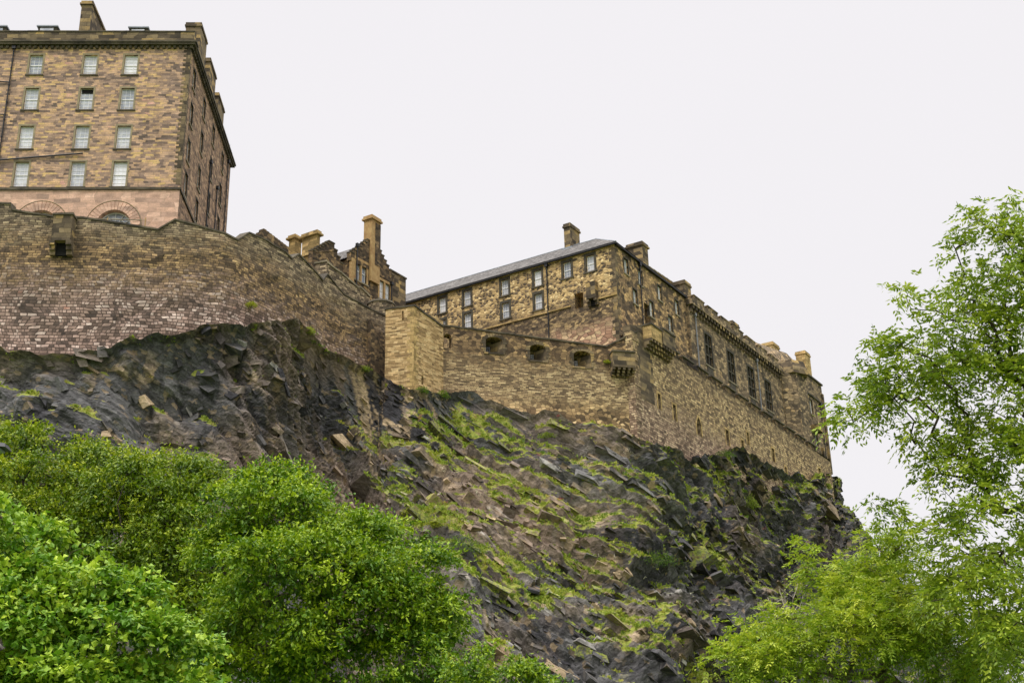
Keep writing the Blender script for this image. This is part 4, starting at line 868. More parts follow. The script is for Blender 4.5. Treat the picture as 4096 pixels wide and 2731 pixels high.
# ------------------------------------------------------------------ the crag
def Yl(x, y): return Lf.P(Lf.u(d(x, y)), 0)[1]
def Yb(x, y): return B.P(B.u(d(x, y)), 0)[1]
RC = [  # x top, y top, Y top, x foot, Y foot, curve
 (-160, 805, 108, -200, 92, 1.5), (-60, 800, 107.5, -80, 91, 1.5), (30, 803, 107.2, 20, 90, 1.5), (80, 800, 106.8, 80, 90, 1.6), (170, 806, 107.4, 150, 90, 1.5), (200, 802, 107.3, 190, 90, 1.4), (250, 788, 107.6, 240, 91, 1.4), (330, 776, 108, 320, 92, 1.3), (370, 768, 108.4, 370, 93, 1.4),
 (430, 760, 109, 430, 93, 1.6), (500, 750, 109.8, 500, 92, 1.8), (560, 742, 110.8, 570, 90, 2.0), (620, 736, 112.2, 650, 88, 2.1), (680, 746, 115.5, 720, 88, 1.9), (700, 770, 117.2, 745, 88, 1.8), (745, 795, 122.0, 790, 87, 1.6),
 (790, 818, 125, 830, 86, 1.5), (850, 838, 128.5, 880, 84, 1.3), (880, 858, 129.0, 900, 84, 1.3), (905, 872, 127.2, 930, 84, 1.2), (955, 905, 126.6, 980, 84, 1.15), (1015, 925, 129.6, 1040, 84, 1.15), (1045, 905, 131.2, 1075, 84, 1.15),
 (1110, 925, Yb(1110, 925)-.9, 1150, 84, 1.1), (1200, 945, Yb(1200, 945)-.9, 1250, 84, 1.1), (1300, 970, Yb(1300, 970)-.9, 1350, 84, 1.1), (1370, 985, Yb(1370, 985)-1, 1420, 85, 1.1), (1440, 1012, Yb(1440, 1012)-1.2, 1490, 86, 1.15),
 (1500, 1030, Yl(1500, 1030)-1.6, 1560, 88, 1.2), (1560, 1042, Yl(1560, 1042)-1.6, 1625, 91, 1.25), (1610, 1060, Yl(1610, 1060)-1.8, 1690, 95, 1.3), (1640, 1054, Yl(1640, 1054)-2.4, 1720, 97, 1.3), (1690, 1040, Yl(1690, 1040)-2.4, 1775, 101, 1.35), (1735, 1050, Yl(1735, 1050)-2.2, 1830, 104, 1.4),
 (1775, 1082, Yl(1775, 1082)-1.8, 1885, 109, 1.5), (1830, 1104, Yl(1830, 1104)-1.8, 1960, 115, 1.6), (1880, 1110, Yl(1880, 1110)-2.0, 2160, 122, 1.3), (1908, 1112, Yl(1908, 1112)-1.0, 2330, 130, 1.15), (1918, 1120, 201, 2470, 143, 1.1), (1916, 1125, 209, 2560, 165, 1.2), (1880, 1120, 222, 2600, 200, 1.2), (1800, 1100, 232, 2600, 240, 1.0)]
RC = [(x, y, Y-(1.0 if x < 860 else .3), *r_) for x, y, Y, *r_ in RC]
TOP = np.array([at(d(x, y), Y) for x, y, Y, *_ in RC]); FOOT = []
for x, y, Y, xb, Yf, p in RC:
    r = ray(*d(xb, 1700)); FOOT.append((r[0]/r[1]*Yf, Yf, -1.0))
FOOT = np.array(FOOT); PW = np.array([c[5] for c in RC])
seg = np.r_[0, np.cumsum(np.linalg.norm(np.diff((TOP+FOOT)/2, axis=0)[:, :2], axis=1))]
NU, NV = 1500, 780
s = np.linspace(0, seg[-1], NU); I = lambda a: np.interp(s, seg, a)
# denser rows where the slope is seen
top = np.c_[I(TOP[:, 0]), I(TOP[:, 1]), I(TOP[:, 2])]; foot = np.c_[I(FOOT[:, 0]), I(FOOT[:, 1]), I(FOOT[:, 2])]; pw = I(PW)
k_ = np.hanning(23); k_ /= k_.sum(); foot = np.stack([np.convolve(np.pad(foot[:, i], 11, 'edge'), k_, 'valid') for i in range(3)], 1)
k_ = np.hanning(9); k_ /= k_.sum(); top = np.stack([np.convolve(np.pad(top[:, i], 4, 'edge'), k_, 'valid') for i in range(3)], 1)
top[:, 2] += fbm(s*.35, s*0, seed=5, oct=4)*1.1 + .15 + np.interp(s, [0, seg[30], seg[36], seg[-1]], [0, 0, .9, .9]); t = np.linspace(0, 1, NV)[None, :]; Z = top[:, 2:3]*(1-t) + foot[:, 2:3]*t
tp_ = 1-(1-t)**1.0; f = t**pw[:, None]
X = top[:, 0:1]*(1-f) + foot[:, 0:1]*f; Y = top[:, 1:2]*(1-f) + foot[:, 1:2]*f
S2 = np.repeat(s[:, None], NV, 1)
# outward direction of the undisplaced slope
P = np.stack([X, Y, Z], -1); du = np.gradient(P, axis=0); dv = np.gradient(P, axis=1); nrm = np.cross(dv, du); nrm /= np.linalg.norm(nrm, axis=-1, keepdims=True)+1e-9
sgn = np.sign((nrm[..., 1] < 0)*2-1.0); sgn = 1.0 if np.mean(nrm[..., 1]) < 0 else -1.0; nrm = nrm*sgn
nrm[..., 0] = np.apply_along_axis(lambda a: np.convolve(np.pad(a, 30, 'edge'), np.ones(61)/61, 'valid'), 0, nrm[..., 0]); nrm /= np.linalg.norm(nrm, axis=-1, keepdims=True)
# strata: beds dip down to the right, steeper and jumbled on the left
sc = TOP[:, 0]; xs = S2; smid = np.interp(1100, [c[0] for c in RC[:30]], seg[:30]); s700 = np.interp(700, [c[0] for c in RC[:30]], seg[:30]); s1500 = np.interp(1500, [c[0] for c in RC[:30]], seg[:30])
dip = np.interp(s, [0, s700-10, s700+4, smid, s1500, seg[-1]], [.15, .45, .95, .62, .45, .40]); Hs = np.r_[0, np.cumsum(dip[:-1]*np.diff(s))][:, None]
wx = fbm(xs*.05, Z*.07, seed=3, oct=2)*2.0; wz = fbm(xs*.05, Z*.04, seed=9, oct=2)*2.0
b = Z + Hs + wz; a = xs - .5*Z + wx
left = np.clip((s700+8-xs)/16, 0, 1); right = np.clip((xs-s1500)/12, 0, 1); mid = (1-left)*(1-right)
D = fbm(xs*.045, Z*.05, seed=21, oct=3)*2.2
col_r = 0; crevice_shade = np.ones_like(D)
def bed(th, amp, seed, sharp=.82):
    bb = b/th + .35*vnoise(a*.09/th**.5, b*.2, seed=seed); fr = bb - np.floor(bb); ly = np.floor(bb).astype(np.int64)
    on = _h(ly, np.floor(a/(th*7)+_h(ly, ly, ly)*7).astype(np.int64), np.full_like(ly, seed))
    return amp*(np.where(fr < sharp, fr/sharp, (1-fr)/(1-sharp))-.5)*(.35+1.0*on), fr
L1, fr1 = bed(2.6, 1.5, 41); L2_, fr2 = bed(.95, .52, 43)
D = D + (L1*(.15+.75*mid+.45*right) + L2_*(.1+.8*mid+.5*right))
cid = []
for (wa, wb, amp, tilt, sd) in ((10.0, 5.0, 3.0, 0, 51), (4.0, 1.9, 1.25, 0, 53), (1.5, .65, .46, 0, 57), (.62, .30, .15, 0, 59)):
    a_l, b_l = a*.75+b*.5, b*.9-a*.35          # the left cliff breaks along steeper joints
    qa = (a*(1-left)+a_l*left)/(wa*(1-.25*left)); qb = (b*(1-left)+b_l*left)/(wb*(1+.7*left)); fv, r4, bd = facets(qa+.12*vnoise(a*.8/wa, b*.8/wb, seed=sd), qb+.12*vnoise(a*.8/wa, b*.8/wb, seed=sd+1), sd)
    D = D + amp*fv*(1+left*(.45 if amp > 1 else -.35)); cid.append(r4); crevice_shade = np.minimum(crevice_shade, bd*3)
# hand-placed big forms: buttresses and hollows seen in the photograph (by position along and height)
pxs = np.interp(s, seg, [c[0]*.5 + c[3]*.5 for c in RC])[:, None]
def bump(x0, z0, rx, rz, h): return h*np.exp(-((pxs-x0)/rx)**2-((Z-z0)/rz)**2)
D = D + bump(640, 44, 60, 7, 1.6) + bump(590, 36, 90, 9, 1.8) + bump(120, 40, 70, 7, 1.5) - bump(330, 40, 50, 6, 1.6) + bump(240, 34, 50, 5, 1.0) + bump(930, 36, 40, 4, 1.6) - bump(880, 28, 60, 9, 1.6) + bump(1040, 24, 60, 8, 2.0)
D = D + bump(1280, 33, 60, 3, 1.0) + bump(1500, 33, 90, 6, 1.8) - bump(1430, 26, 120, 3, 1.4) + bump(1560, 22, 60, 4, 1.6) + bump(1700, 38, 60, 5, 2.4) + bump(1960, 45, 60, 6, 3.5) - bump(1990, 34, 60, 4, 2.0)
tf = np.clip(t/.010, 0, 1); D = np.maximum(D, -.5-t*20)*(.25+.75*tf) + .2*(1-tf)
Pd = P + nrm*D[..., None]
# a lip running back under the walls
back = np.stack([Pd[:, 0, 0], Pd[:, 0, 1]+4.5, Pd[:, 0, 2]+.5], -1)[:, None, :]
Vv = np.concatenate([back, Pd], 1); NR = NV+1
du = np.gradient(Pd, axis=0); dv = np.gradient(Pd, axis=1); n2 = np.cross(dv, du)*sgn; n2 /= np.linalg.norm(n2, axis=-1, keepdims=True)+1e-9
def smooth2(a, k):
    w = np.ones(k)/k; a = np.apply_along_axis(lambda v: np.convolve(np.pad(v, k//2, 'edge'), w, 'valid'), 0, a); return np.apply_along_axis(lambda v: np.convolve(np.pad(v, k//2, 'edge'), w, 'valid'), 1, a)
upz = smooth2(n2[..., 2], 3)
# picture column of each station, for siting vegetation patches (survey of where grass grows on the real crag)
def project(Q):
    v = Q - np.array([0, 0, CZ]); a_ = math.pi/2+TILT; c_, s_ = math.cos(a_), math.sin(a_); y = c_*v[..., 1]+s_*v[..., 2]; z = -s_*v[..., 1]+c_*v[..., 2]; x = v[..., 0]
    c_, s_ = math.cos(ROLL), math.sin(ROLL); x, y = c_*x+s_*y, -s_*x+c_*y
    return (2048 - F*x/z)/K, (1365.5 + F*y/z)/K
PX, PY = project(Pd)
VP_ = [(930, 905, 60, 25, .8), (1000, 950, 90, 35, 1), (1090, 960, 70, 20, .8), (1120, 1000, 120, 50, .9), (1000, 1040, 60, 40, .8), (1200, 1120, 130, 50, .8), (860, 1010, 50, 45, .7), (900, 1110, 60, 35, .9), (800, 980, 60, 40, .5),
  (990, 1195, 60, 35, 1), (940, 1180, 30, 20, .8), (1180, 1010, 60, 20, .7), (1330, 1130, 120, 40, .6), (1300, 1190, 80, 40, .7), (1400, 1100, 120, 50, .5), (1250, 1300, 90, 30, .9), (1340, 1340, 100, 30, .9), (1120, 1290, 70, 40, .8), (1200, 1370, 100, 40, .8),
  (1420, 1290, 110, 40, .8), (1480, 1340, 60, 30, .6), (1400, 1420, 90, 40, .6), (1560, 1480, 80, 30, .7), (1610, 1530, 70, 40, .9), (1660, 1090, 60, 40, 1), (1700, 1060, 60, 25, 1.2), (1860, 1110, 70, 18, 1.2), (1720, 1150, 30, 40, .7), (1780, 1160, 60, 60, .5),
  (1600, 1230, 70, 50, .6), (1500, 1150, 100, 50, .5), (1640, 1300, 60, 40, .6), (720, 790, 60, 25, .8), (790, 825, 50, 20, .9), (850, 850, 30, 20, .5), (690, 755, 30, 12, .8), (240, 845, 50, 30, .5), (440, 840, 30, 30, .6), (400, 775, 120, 14, .6), (560, 748, 70, 10, .4), (150, 808, 80, 12, .4), (480, 1000, 60, 60, .15), (350, 970, 40, 30, .3), (1080, 1520, 60, 50, .3)]
veg = np.zeros_like(PX)
for x0, y0, rx, ry, w in VP_: veg = np.maximum(veg, w*np.exp(-((PX-x0)/rx)**2-((PY-y0)/ry)**2))
veg = veg*1.15 + .35*np.exp(-(t/.012)**2) + .14*np.clip((PX-780)/120, 0, 1) + .02
pat = fbm(xs*.5, (Z+Hs)*.9, seed=71, oct=4)
soil = np.clip((veg*1.38 + pat*1.0 + (upz-.35)*1.15 - .55)*2.4, 0, 1)*np.clip(upz*3-.2, 0, 1)
# rock colour: a tint per block, paler on upward faces, crevice shade painted in
r1, r2, r3, r4_ = cid
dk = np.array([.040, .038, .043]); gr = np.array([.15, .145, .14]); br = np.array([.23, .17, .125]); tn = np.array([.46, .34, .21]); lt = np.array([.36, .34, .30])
m = .5 + .35*r1[3] + .3*r2[3] + .25*fbm(xs*.08, Z*.1, seed=81, oct=3)
C = dk*(1-np.clip(m, 0, 1)[..., None]) + gr*np.clip(m, 0, 1)[..., None]
def blend(C, col, w): w = np.clip(w, 0, 1)[..., None]; return C*(1-w) + col*w
C = blend(C, br, (fbm(xs*.07+5, Z*.09, seed=83, oct=4)*1.6 + .35*r2[1] + .15*mid - .12)*1.1)
C = blend(C, tn, (r2[2]*.55 + r3[2]*.55 + fbm(xs*.12, Z*.15, seed=85)*1.0 - .80 + .12*mid)*2.2)
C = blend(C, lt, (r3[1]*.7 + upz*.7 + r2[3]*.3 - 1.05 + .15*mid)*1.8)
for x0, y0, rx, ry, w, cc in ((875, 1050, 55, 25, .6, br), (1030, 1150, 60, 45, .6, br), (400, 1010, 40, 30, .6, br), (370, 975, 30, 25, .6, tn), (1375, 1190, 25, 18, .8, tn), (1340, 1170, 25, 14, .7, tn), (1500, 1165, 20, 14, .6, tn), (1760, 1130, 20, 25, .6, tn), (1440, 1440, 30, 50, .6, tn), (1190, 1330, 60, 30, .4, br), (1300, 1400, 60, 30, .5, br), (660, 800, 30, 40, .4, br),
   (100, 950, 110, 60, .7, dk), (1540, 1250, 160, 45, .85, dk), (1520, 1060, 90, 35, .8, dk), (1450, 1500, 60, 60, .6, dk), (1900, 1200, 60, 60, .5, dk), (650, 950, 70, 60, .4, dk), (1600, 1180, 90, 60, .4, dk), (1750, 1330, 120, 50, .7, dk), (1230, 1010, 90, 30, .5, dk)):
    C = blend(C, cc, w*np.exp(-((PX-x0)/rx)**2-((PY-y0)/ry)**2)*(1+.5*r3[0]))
C = C*(1 + .16*r3[3] + .10*r4_[3] + .10*fbm(xs*1.2, Z*1.2, seed=87))[..., None]
C = np.clip(C*(.92+.2*mid[..., None]-.0)*(1-.4*(crevice_shade < .10))[..., None], .012, .7)  # creases between facets darkened in the colour, as painted shade
# fractured blocks and slabs bedded into the slope: angular pieces lying along the strata
RB = np.random.default_rng(77)
Tg = np.gradient(top+foot, axis=0); Tg[:, 2] = 0; Tg /= np.linalg.norm(Tg, axis=1, keepdims=True)
def slabs(n, Lmin, Lmax, power, th, dep, out_, seedmask, jitrot):
    ii = RB.integers(4, NU-4, n*3); jj = (RB.random(n*3)*(NV-14)).astype(int)+3; vis = (PX[ii, jj] > -60) & (PX[ii, jj] < 2300) & (PY[ii, jj] < 1620) & (jj > 2)
    ii, jj = ii[vis][:n], jj[vis][:n]; n = len(ii); u_ = RB.random(n); L = Lmin*(Lmax/Lmin)**(u_**power); dens = fbm(xs[ii, 0]*.10, Z[ii, jj]*.12, seed=seedmask, oct=2); k = (dens > -.2) & (RB.random(n) < 1-.75*left[ii, 0]); ii, jj, L = ii[k], jj[k], L[k]; n = len(ii)
    kp_ = RB.random(n) < 1-.55*left[ii, 0]*(L < .9); ii, jj, L = ii[kp_], jj[kp_], L[kp_]; n = len(ii); lf = left[ii, 0]; dp = dip[ii] + RB.normal(0, 1, n)*(jitrot+.45*lf) + np.where(RB.random(n) < .25*lf, 1.6, 0); A_ = Tg[ii].copy(); A_[:, 2] = -dp; A_ /= np.linalg.norm(A_, axis=1, keepdims=True)
    o = nrm[ii, jj].copy(); o[:, 2] *= .3; o += RB.normal(0, .28, (n, 3)); o -= A_*(o*A_).sum(1, keepdims=True); o /= np.linalg.norm(o, axis=1, keepdims=True); Nn = np.cross(o, A_); Nn *= np.sign(Nn[:, 2:3])
    T_ = L*th*RB.uniform(.6, 1.5, n)*(1+.8*lf); W_ = L*dep*RB.uniform(.6, 1.2, n); c0 = Pd[ii, jj] + o*(W_*(out_+RB.uniform(-.12, .12, n)))[:, None]
    V = np.zeros((n, 8, 3)); sk = RB.normal(0, .35, n)
    for q, (x, y, z) in enumerate(((-1, 1, -1), (1, 1, -1), (1, -1, -1), (-1, -1, -1), (-1, 1, 1), (1, 1, 1), (1, -1, 1), (-1, -1, 1))):
        V[:, q] = c0 + A_*((x*.5+sk*z*.12+RB.normal(0, .10, n))*L)[:, None] + o*((y*.5+RB.normal(0, .07, n)-.12*z*(y > 0))*W_)[:, None] + Nn*((z*.5+RB.normal(0, .13, n))*T_)[:, None]
    Qs = np.array([[0, 3, 2, 1], [4, 5, 6, 7], [0, 1, 5, 4], [1, 2, 6, 5], [2, 3, 7, 6], [3, 0, 4, 7]]); Qs = (np.arange(n)[:, None, None]*8+Qs[None]).reshape(-1, 4)
    col_ = C[ii, jj]*RB.uniform(.7, 1.3, (n, 1)); pick_ = RB.random(n); kk = (pick_ < .02+.03*mid[ii, 0]); col_[kk] = tn*RB.uniform(.6, 1.1, (kk.sum(), 1)); kk = (pick_ > .965); col_[kk] = lt*RB.uniform(.5, 1, (kk.sum(), 1)); kk = (pick_ > .62) & (pick_ < .68); col_[kk] = dk*RB.uniform(.6, 1.2, (kk.sum(), 1))
    sg = soil[ii, jj]; so_ = np.repeat(sg[:, None], 8, 1)*.4; so_[:, 4:] = sg[:, None]*.55
    bc_ = np.repeat(np.stack([a[ii, jj], b[ii, jj], D[ii, jj]], -1)[:, None], 8, 1) + (V-c0[:, None])*[.7, .7, 1]
    return V, Qs, np.repeat(col_[:, None], 8, 1), so_, bc_, Nn
SL_ = [slabs(200, 2.5, 6.0, 1.6, .20, .5, -.36, 101, .06), slabs(1900, .9, 2.8, 1.4, .22, .6, -.30, 103, .17), slabs(10000, .35, 1.0, 1.0, .34, .8, -.20, 105, .22)]
slab_tops = []
cc = np.concatenate([C[:, :1], C], 1).reshape(-1, 3); so = np.concatenate([soil[:, :1]*0+.3, soil], 1).reshape(-1)
idx = np.arange(NU*NR).reshape(NU, NR); Q = np.stack([idx[:-1, :-1], idx[1:, :-1], idx[1:, 1:], idx[:-1, 1:]], -1).reshape(-1, 4)
if sgn > 0: Q = Q[:, ::-1]
Vall = [Vv.reshape(-1, 3)]; Qall = [Q]; off_ = len(Vall[0])
bc = np.stack([a, b, D*1.0], -1); bc = np.concatenate([bc[:, :1], bc], 1).reshape(-1, 3)
for V_, Q_, c_, s_, b_, N_ in SL_:
    Vall.append(V_.reshape(-1, 3)); Qall.append(Q_+off_); off_ += V_.shape[0]*8; cc = np.concatenate([cc, c_.reshape(-1, 3)]); so = np.concatenate([so, s_.reshape(-1)]); bc = np.concatenate([bc, b_.reshape(-1, 3)]); slab_tops.append((V_[:, 4:].reshape(-1, 4, 3), s_[:, 4], N_))
N = NT('crag_rock'); g = N.n('NewGeometry').outputs['Position']
colr = N.n('Attribute', attribute_name='stone').outputs['Color']; sl = N.n('Attribute', attribute_name='soil').outputs['Fac']
f1 = N.noise(g, 2.2, 6, .7); f2 = N.noise(g, 9.0, 4, .7)
colr = N.n('VectorMath', {0: colr, 'Scale': N.math('MULTIPLY', N.math('MULTIPLY_ADD', f1, 1.3, .35), N.math('MULTIPLY_ADD', f2, .8, .6))}, operation='SCALE').outputs[0]
st = N.noise(N.n('Mapping', {'Vector': g, 'Scale': (1.1, 1.1, .12)}).outputs[0], 1.0, 4, .6)      # mineral streaks running down
colr = N.mix(N.n('MapRange', {0: st, 1: .56, 2: .74, 3: 0, 4: .55}).outputs[0], colr, lin('#2b2a2d')); colr = N.mix(N.n('MapRange', {0: st, 1: .36, 2: .24, 3: 0, 4: .35}).outputs[0], colr, lin('#8f887c'))
bd_ = N.n('Attribute', attribute_name='bedding').outputs['Vector']
l1 = N.noise(N.n('Mapping', {'Vector': bd_, 'Scale': (.8, 3.6, .5)}).outputs[0], 1.0, 5, .65); l2 = N.noise(N.n('Mapping', {'Vector': bd_, 'Scale': (.22, 1.7, .2)}).outputs[0], 1.0, 4, .6)
colr = N.n('VectorMath', {0: colr, 'Scale': N.n('MapRange', {0: l1, 1: .32, 2: .68, 3: .78, 4: 1.28}).outputs[0]}, operation='SCALE').outputs[0]
vf = N.n('TexVoronoi', {'Vector': N.n('VectorMath', {0: N.n('Mapping', {'Vector': bd_, 'Scale': (1.5, 3.4, 1.5)}).outputs[0], 1: N.n('TexNoise', {'Vector': bd_, 'Scale': 1.3, 'Detail': 3}).outputs[1]}, operation='ADD').outputs[0], 'Scale': 1.0}, distance='CHEBYCHEV')
vr = N.n('SeparateColor', {0: vf.outputs['Color']}).outputs; vd = vf.outputs['Distance']
colr = N.n('VectorMath', {0: colr, 'Scale': N.n('MapRange', {0: vr[0], 1: 0, 2: 1, 3: .75, 4: 1.3}).outputs[0]}, operation='SCALE').outputs[0]
colr = N.mix(N.n('MapRange', {0: vr[1], 1: .90, 2: .97, 3: 0, 4: .55}).outputs[0], colr, lin('#a08a6a'))
colr = N.mix(N.n('MapRange', {0: l2, 1: .44, 2: .34, 3: 0, 4: .5}).outputs[0], colr, lin('#201f22')); colr = N.mix(N.n('MapRange', {0: l1, 1: .60, 2: .72, 3: 0, 4: .3}).outputs[0], colr, lin('#a79b88'))
lich = N.noise(g, .9, 5, .7); colr = N.mix(N.n('MapRange', {0: lich, 1: .60, 2: .70, 3: 0, 4: .35}).outputs[0], colr, lin('#77744a'))
mossc = N.ramp(N.noise(g, 1.6, 4, .7), [(.3, '#6a7a2c'), (.5, '#a0a83e'), (.62, '#8a7a50'), (.75, '#a8a552')])
thr = N.n('MapRange', {0: N.math('ADD', sl, N.math('MULTIPLY_ADD', N.noise(g, 4.0, 4, .75), 1.5, -.75)), 1: .27, 2: .55}).outputs[0]
N.set('Base Color', N.mix(N.math('MULTIPLY', thr, .85), colr, mossc)); N.set('Roughness', .82); N.set('Specular IOR Level', .3)
N.set('Normal', N.n('Bump', {'Strength': .9, 'Distance': .15, 'Height': N.math('MULTIPLY_ADD', vd, 1.2, N.math('MULTIPLY_ADD', f1, .9, N.math('MULTIPLY_ADD', l1, .25, N.math('MULTIPLY', f2, .35))))}).outputs[0])
M['rock'] = N.mat
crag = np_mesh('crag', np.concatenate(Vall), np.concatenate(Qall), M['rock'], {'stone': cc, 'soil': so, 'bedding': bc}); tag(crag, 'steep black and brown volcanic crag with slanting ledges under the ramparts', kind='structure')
# plateau under the castle and the ground in front
mb = MB(); n_ = 12; ix = np.linspace(0, NU-1, 60).astype(int); ring = [tuple(back[i, 0]) for i in ix]
mb.poly(ring[::-1] if False else ring + [(ring[-1][0]-60, ring[-1][1]+60, ring[-1][2]), (-90, 230, 55), (-120, 120, 55)])
pl = mb.build('hill', M['rock']); tag(pl, kind='structure')
N = NT('park_grass'); g = N.n('NewGeometry').outputs['Position']
N.set('Base Color', N.ramp(N.noise(g, .8, 6, .7), [(.3, '#2f4419'), (.55, '#4d6626'), (.75, '#6a7a36')])); N.set('Roughness', .95); M['turf'] = N.mat
mb = MB(); mb.poly([(-3000, -3000, 0), (3000, -3000, 0), (3000, 3000, 0), (-3000, 3000, 0)]); tag(mb.build('ground', M['turf']), kind='structure')
# ------------------------------------------------------------------ vegetation
R = np.random.default_rng(11)
def leaf_mat(name, c1, c2, c3, trans=.22, rough=.5, spec=.35):
    N = NT(name); r = N.n('Attribute', attribute_name='tint').outputs['Fac']
    col = N.ramp(r, [(0, c1), (.5, c2), (1, c3)]); col = N.n('VectorMath', {0: col, 1: ((.88, .88, .40) if 'lea' in name else (.95, .92, .8))}, operation='MULTIPLY').outputs[0]; N.set('Base Color', col); N.set('Roughness', rough); N.set('Specular IOR Level', spec)
    tr = N.n('BsdfTranslucent', {'Color': N.n('HueSaturation', {'Color': col, 'Saturation': 1.0, 'Value': 1.15}).outputs[0]})
    m = N.n('MixShader', {0: trans, 1: N.b.outputs[0], 2: tr.outputs[0]}); N.t.links.new(m.outputs[0], N.out.inputs[0]); return N.mat
M['leaf_c'] = leaf_mat('elm_leaves', '#284a0e', '#5c841c', '#bcd23c'); M['leaf_b'] = leaf_mat('dark_elm_leaves', '#36520f', '#6f8c22', '#c6cf42')
M['leaf_a'] = leaf_mat('lime_leaves', '#35601a', '#6c9a34', '#c4da5c'); M['leaf_ash'] = leaf_mat('ash_leaves', '#42601e', '#86a03a', '#c4d05c', .30)
M['leaf_e'] = leaf_mat('pale_leaves', '#517420', '#93ad3c', '#d2da60', .30); M['shrub'] = leaf_mat('shrub_leaves', '#3c5f1d', '#6f8f2c', '#b0b540', .3)
M['grass'] = leaf_mat('grass_blades', '#5c7c2a', '#98ac3a', '#c8be62', .3); M['red_fl'] = leaf_mat('valerian_petals', '#a83a4c', '#c45868', '#d98a98', .2); M['white_fl'] = leaf_mat('white_petals', '#d8dcc0', '#e8e8d8', '#f4f2ea', .2)
M['yellow_fl'] = leaf_mat('yellow_petals', '#b8a81c', '#cfc02c', '#dcd04a', .2)
M['bark'] = simple('bark', '#4a3f33', .95, col2='#6d6252', sc=6, var=1); M['bark_pale'] = simple('pale_bark', '#8a8072', .95, col2='#aaa193', sc=6, var=1); M['bark_dark'] = simple('dark_bark', '#2f2821', .95, col2='#4a4034', sc=6, var=1)

def unit(v): return v/(np.linalg.norm(v, axis=-1, keepdims=True)+1e-9)
def leaves_mesh(C, T, W, L, wd, tint, fold=.22):
    """C base points, T leaf axis, W side axis; kite-shaped folded leaves"""
    Nn = np.cross(T, W); L = np.asarray(L)[:, None] if np.ndim(L) else L; wd = np.asarray(wd)[:, None] if np.ndim(wd) else wd
    tip = C + T*L; mid = C + T*L*.42; a = mid + W*wd*.5 + Nn*wd*fold; b_ = mid - W*wd*.5 + Nn*wd*fold
    V = np.stack([C, a, tip, b_], 1).reshape(-1, 3); Q = np.arange(len(V)).reshape(-1, 4); return V, Q, np.repeat(np.clip(tint, 0, 1), 4)
def rand_dirs(n): return unit(R.normal(size=(n, 3)))

# grass and herbs on the ledges of the crag
w = soil.copy(); w[:, 1:10] = np.maximum(w[:, 1:10], .42*(fbm(xs[:, :1]*.6, xs[:, :1]*0, seed=19) > .05)); w[:, :1] = 0; wf = np.clip(w-.25, 0, 1)*np.gradient(s)[:, None]*np.linalg.norm(np.gradient(Pd, axis=1), axis=-1); wf[PX < -80] = 0; wf[PX > 2200] = 0; wf[PY > 1640] = 0
p_ = (wf/wf.sum()).ravel(); NTF = 27000
pick = R.choice(p_.size, NTF, p=p_); base_ = Pd.reshape(-1, 3)[pick] + R.normal(0, .05, (NTF, 3)); up = unit(n2.reshape(-1, 3)[pick]*.5 + np.array([0, 0, 1.0]))
lush = np.clip(veg.ravel()[pick], 0, 1.2)
tq = []; tl = []; tu = []
for V_, s_, N_ in slab_tops:                   # some of it roots on the tops of the blocks
    k = R.choice(len(s_), min(9000, len(s_)*2), p=(np.clip(s_-.15, 0, 1)+1e-4)/(np.clip(s_-.15, 0, 1)+1e-4).sum()); w4 = R.dirichlet([1, 1, 1, 1], len(k)); tq.append((V_[k]*w4[:, :, None]).sum(1)); tl.append(s_[k]); tu.append(N_[k])
tq = np.concatenate(tq); base_ = np.concatenate([base_, tq]); up = np.concatenate([up, unit(np.concatenate(tu)+[0, 0, .6])]); lush = np.concatenate([lush, np.clip(np.concatenate(tl), 0, 1)]); NTF = len(base_)
tn_ = np.clip(.45 + .35*fbm(base_[:, 0]*.25, base_[:, 2]*.35, seed=91) + R.normal(0, .15, NTF), 0, 1)
nb = 9; Cb = np.repeat(base_, nb, 0) + R.normal(0, .09, (NTF*nb, 3))*[1, 1, .35]; Tb = unit(np.repeat(up, nb, 0) + R.normal(0, .55, (NTF*nb, 3)))
Lb = np.repeat(.10 + .22*R.random(NTF)**2.5 + .16*lush*R.random(NTF)**2, nb)*R.uniform(.6, 1.3, NTF*nb)
V, Q_, tt = leaves_mesh(Cb, Tb, unit(np.cross(Tb, rand_dirs(len(Tb)))), Lb, .05+Lb*.28, np.repeat(tn_, nb)+R.normal(0, .12, NTF*nb))
tag(np_mesh('grass', V, Q_, M['grass'], {'tint': tt}), 'green and yellow grass and herbs growing on the ledges of the crag', 'grass', kind='stuff')
def flowers(name, mat, spots, n, lab, cat):
    cs = []
    for x0, y0, rx, ry in spots:
        dd = ((PX-x0)/rx)**2+((PY-y0)/ry)**2; ok = np.argwhere((dd.ravel() < 1) & (np.arange(dd.size) % NV > 4))[:, 0]
        if len(ok): cs.append(R.choice(ok, max(3, int(n*rx*ry/300))))
    pk_ = np.concatenate(cs); c0 = np.repeat(Pd.reshape(-1, 3)[pk_], 10, 0) + R.normal(0, .09, (len(pk_)*10, 3)) + [0, -.05, .22]; T_ = rand_dirs(len(c0))
    V, Q_, tt = leaves_mesh(c0, T_, unit(np.cross(T_, rand_dirs(len(T_)))), .10, .08, R.random(len(c0)))
    tag(np_mesh(name, V, Q_, mat, {'tint': tt}), lab, cat, kind='stuff')
flowers('red_flowers', M['red_fl'], [(1020, 1160, 12, 6), (1490, 1150, 14, 6), (1340, 1340, 25, 8), (1240, 1050, 20, 6), (1300, 1150, 20, 8), (765, 795, 16, 8), (1290, 955, 12, 5), (1760, 1220, 14, 5), (720, 770, 10, 6), (960, 965, 10, 6), (1180, 1000, 14, 6), (1100, 960, 12, 5), (1525, 1150, 12, 6), (1180, 1330, 16, 6), (1640, 1380, 12, 5)], 6, 'clumps of red flowering herbs scattered over the crag ledges', 'flowers')
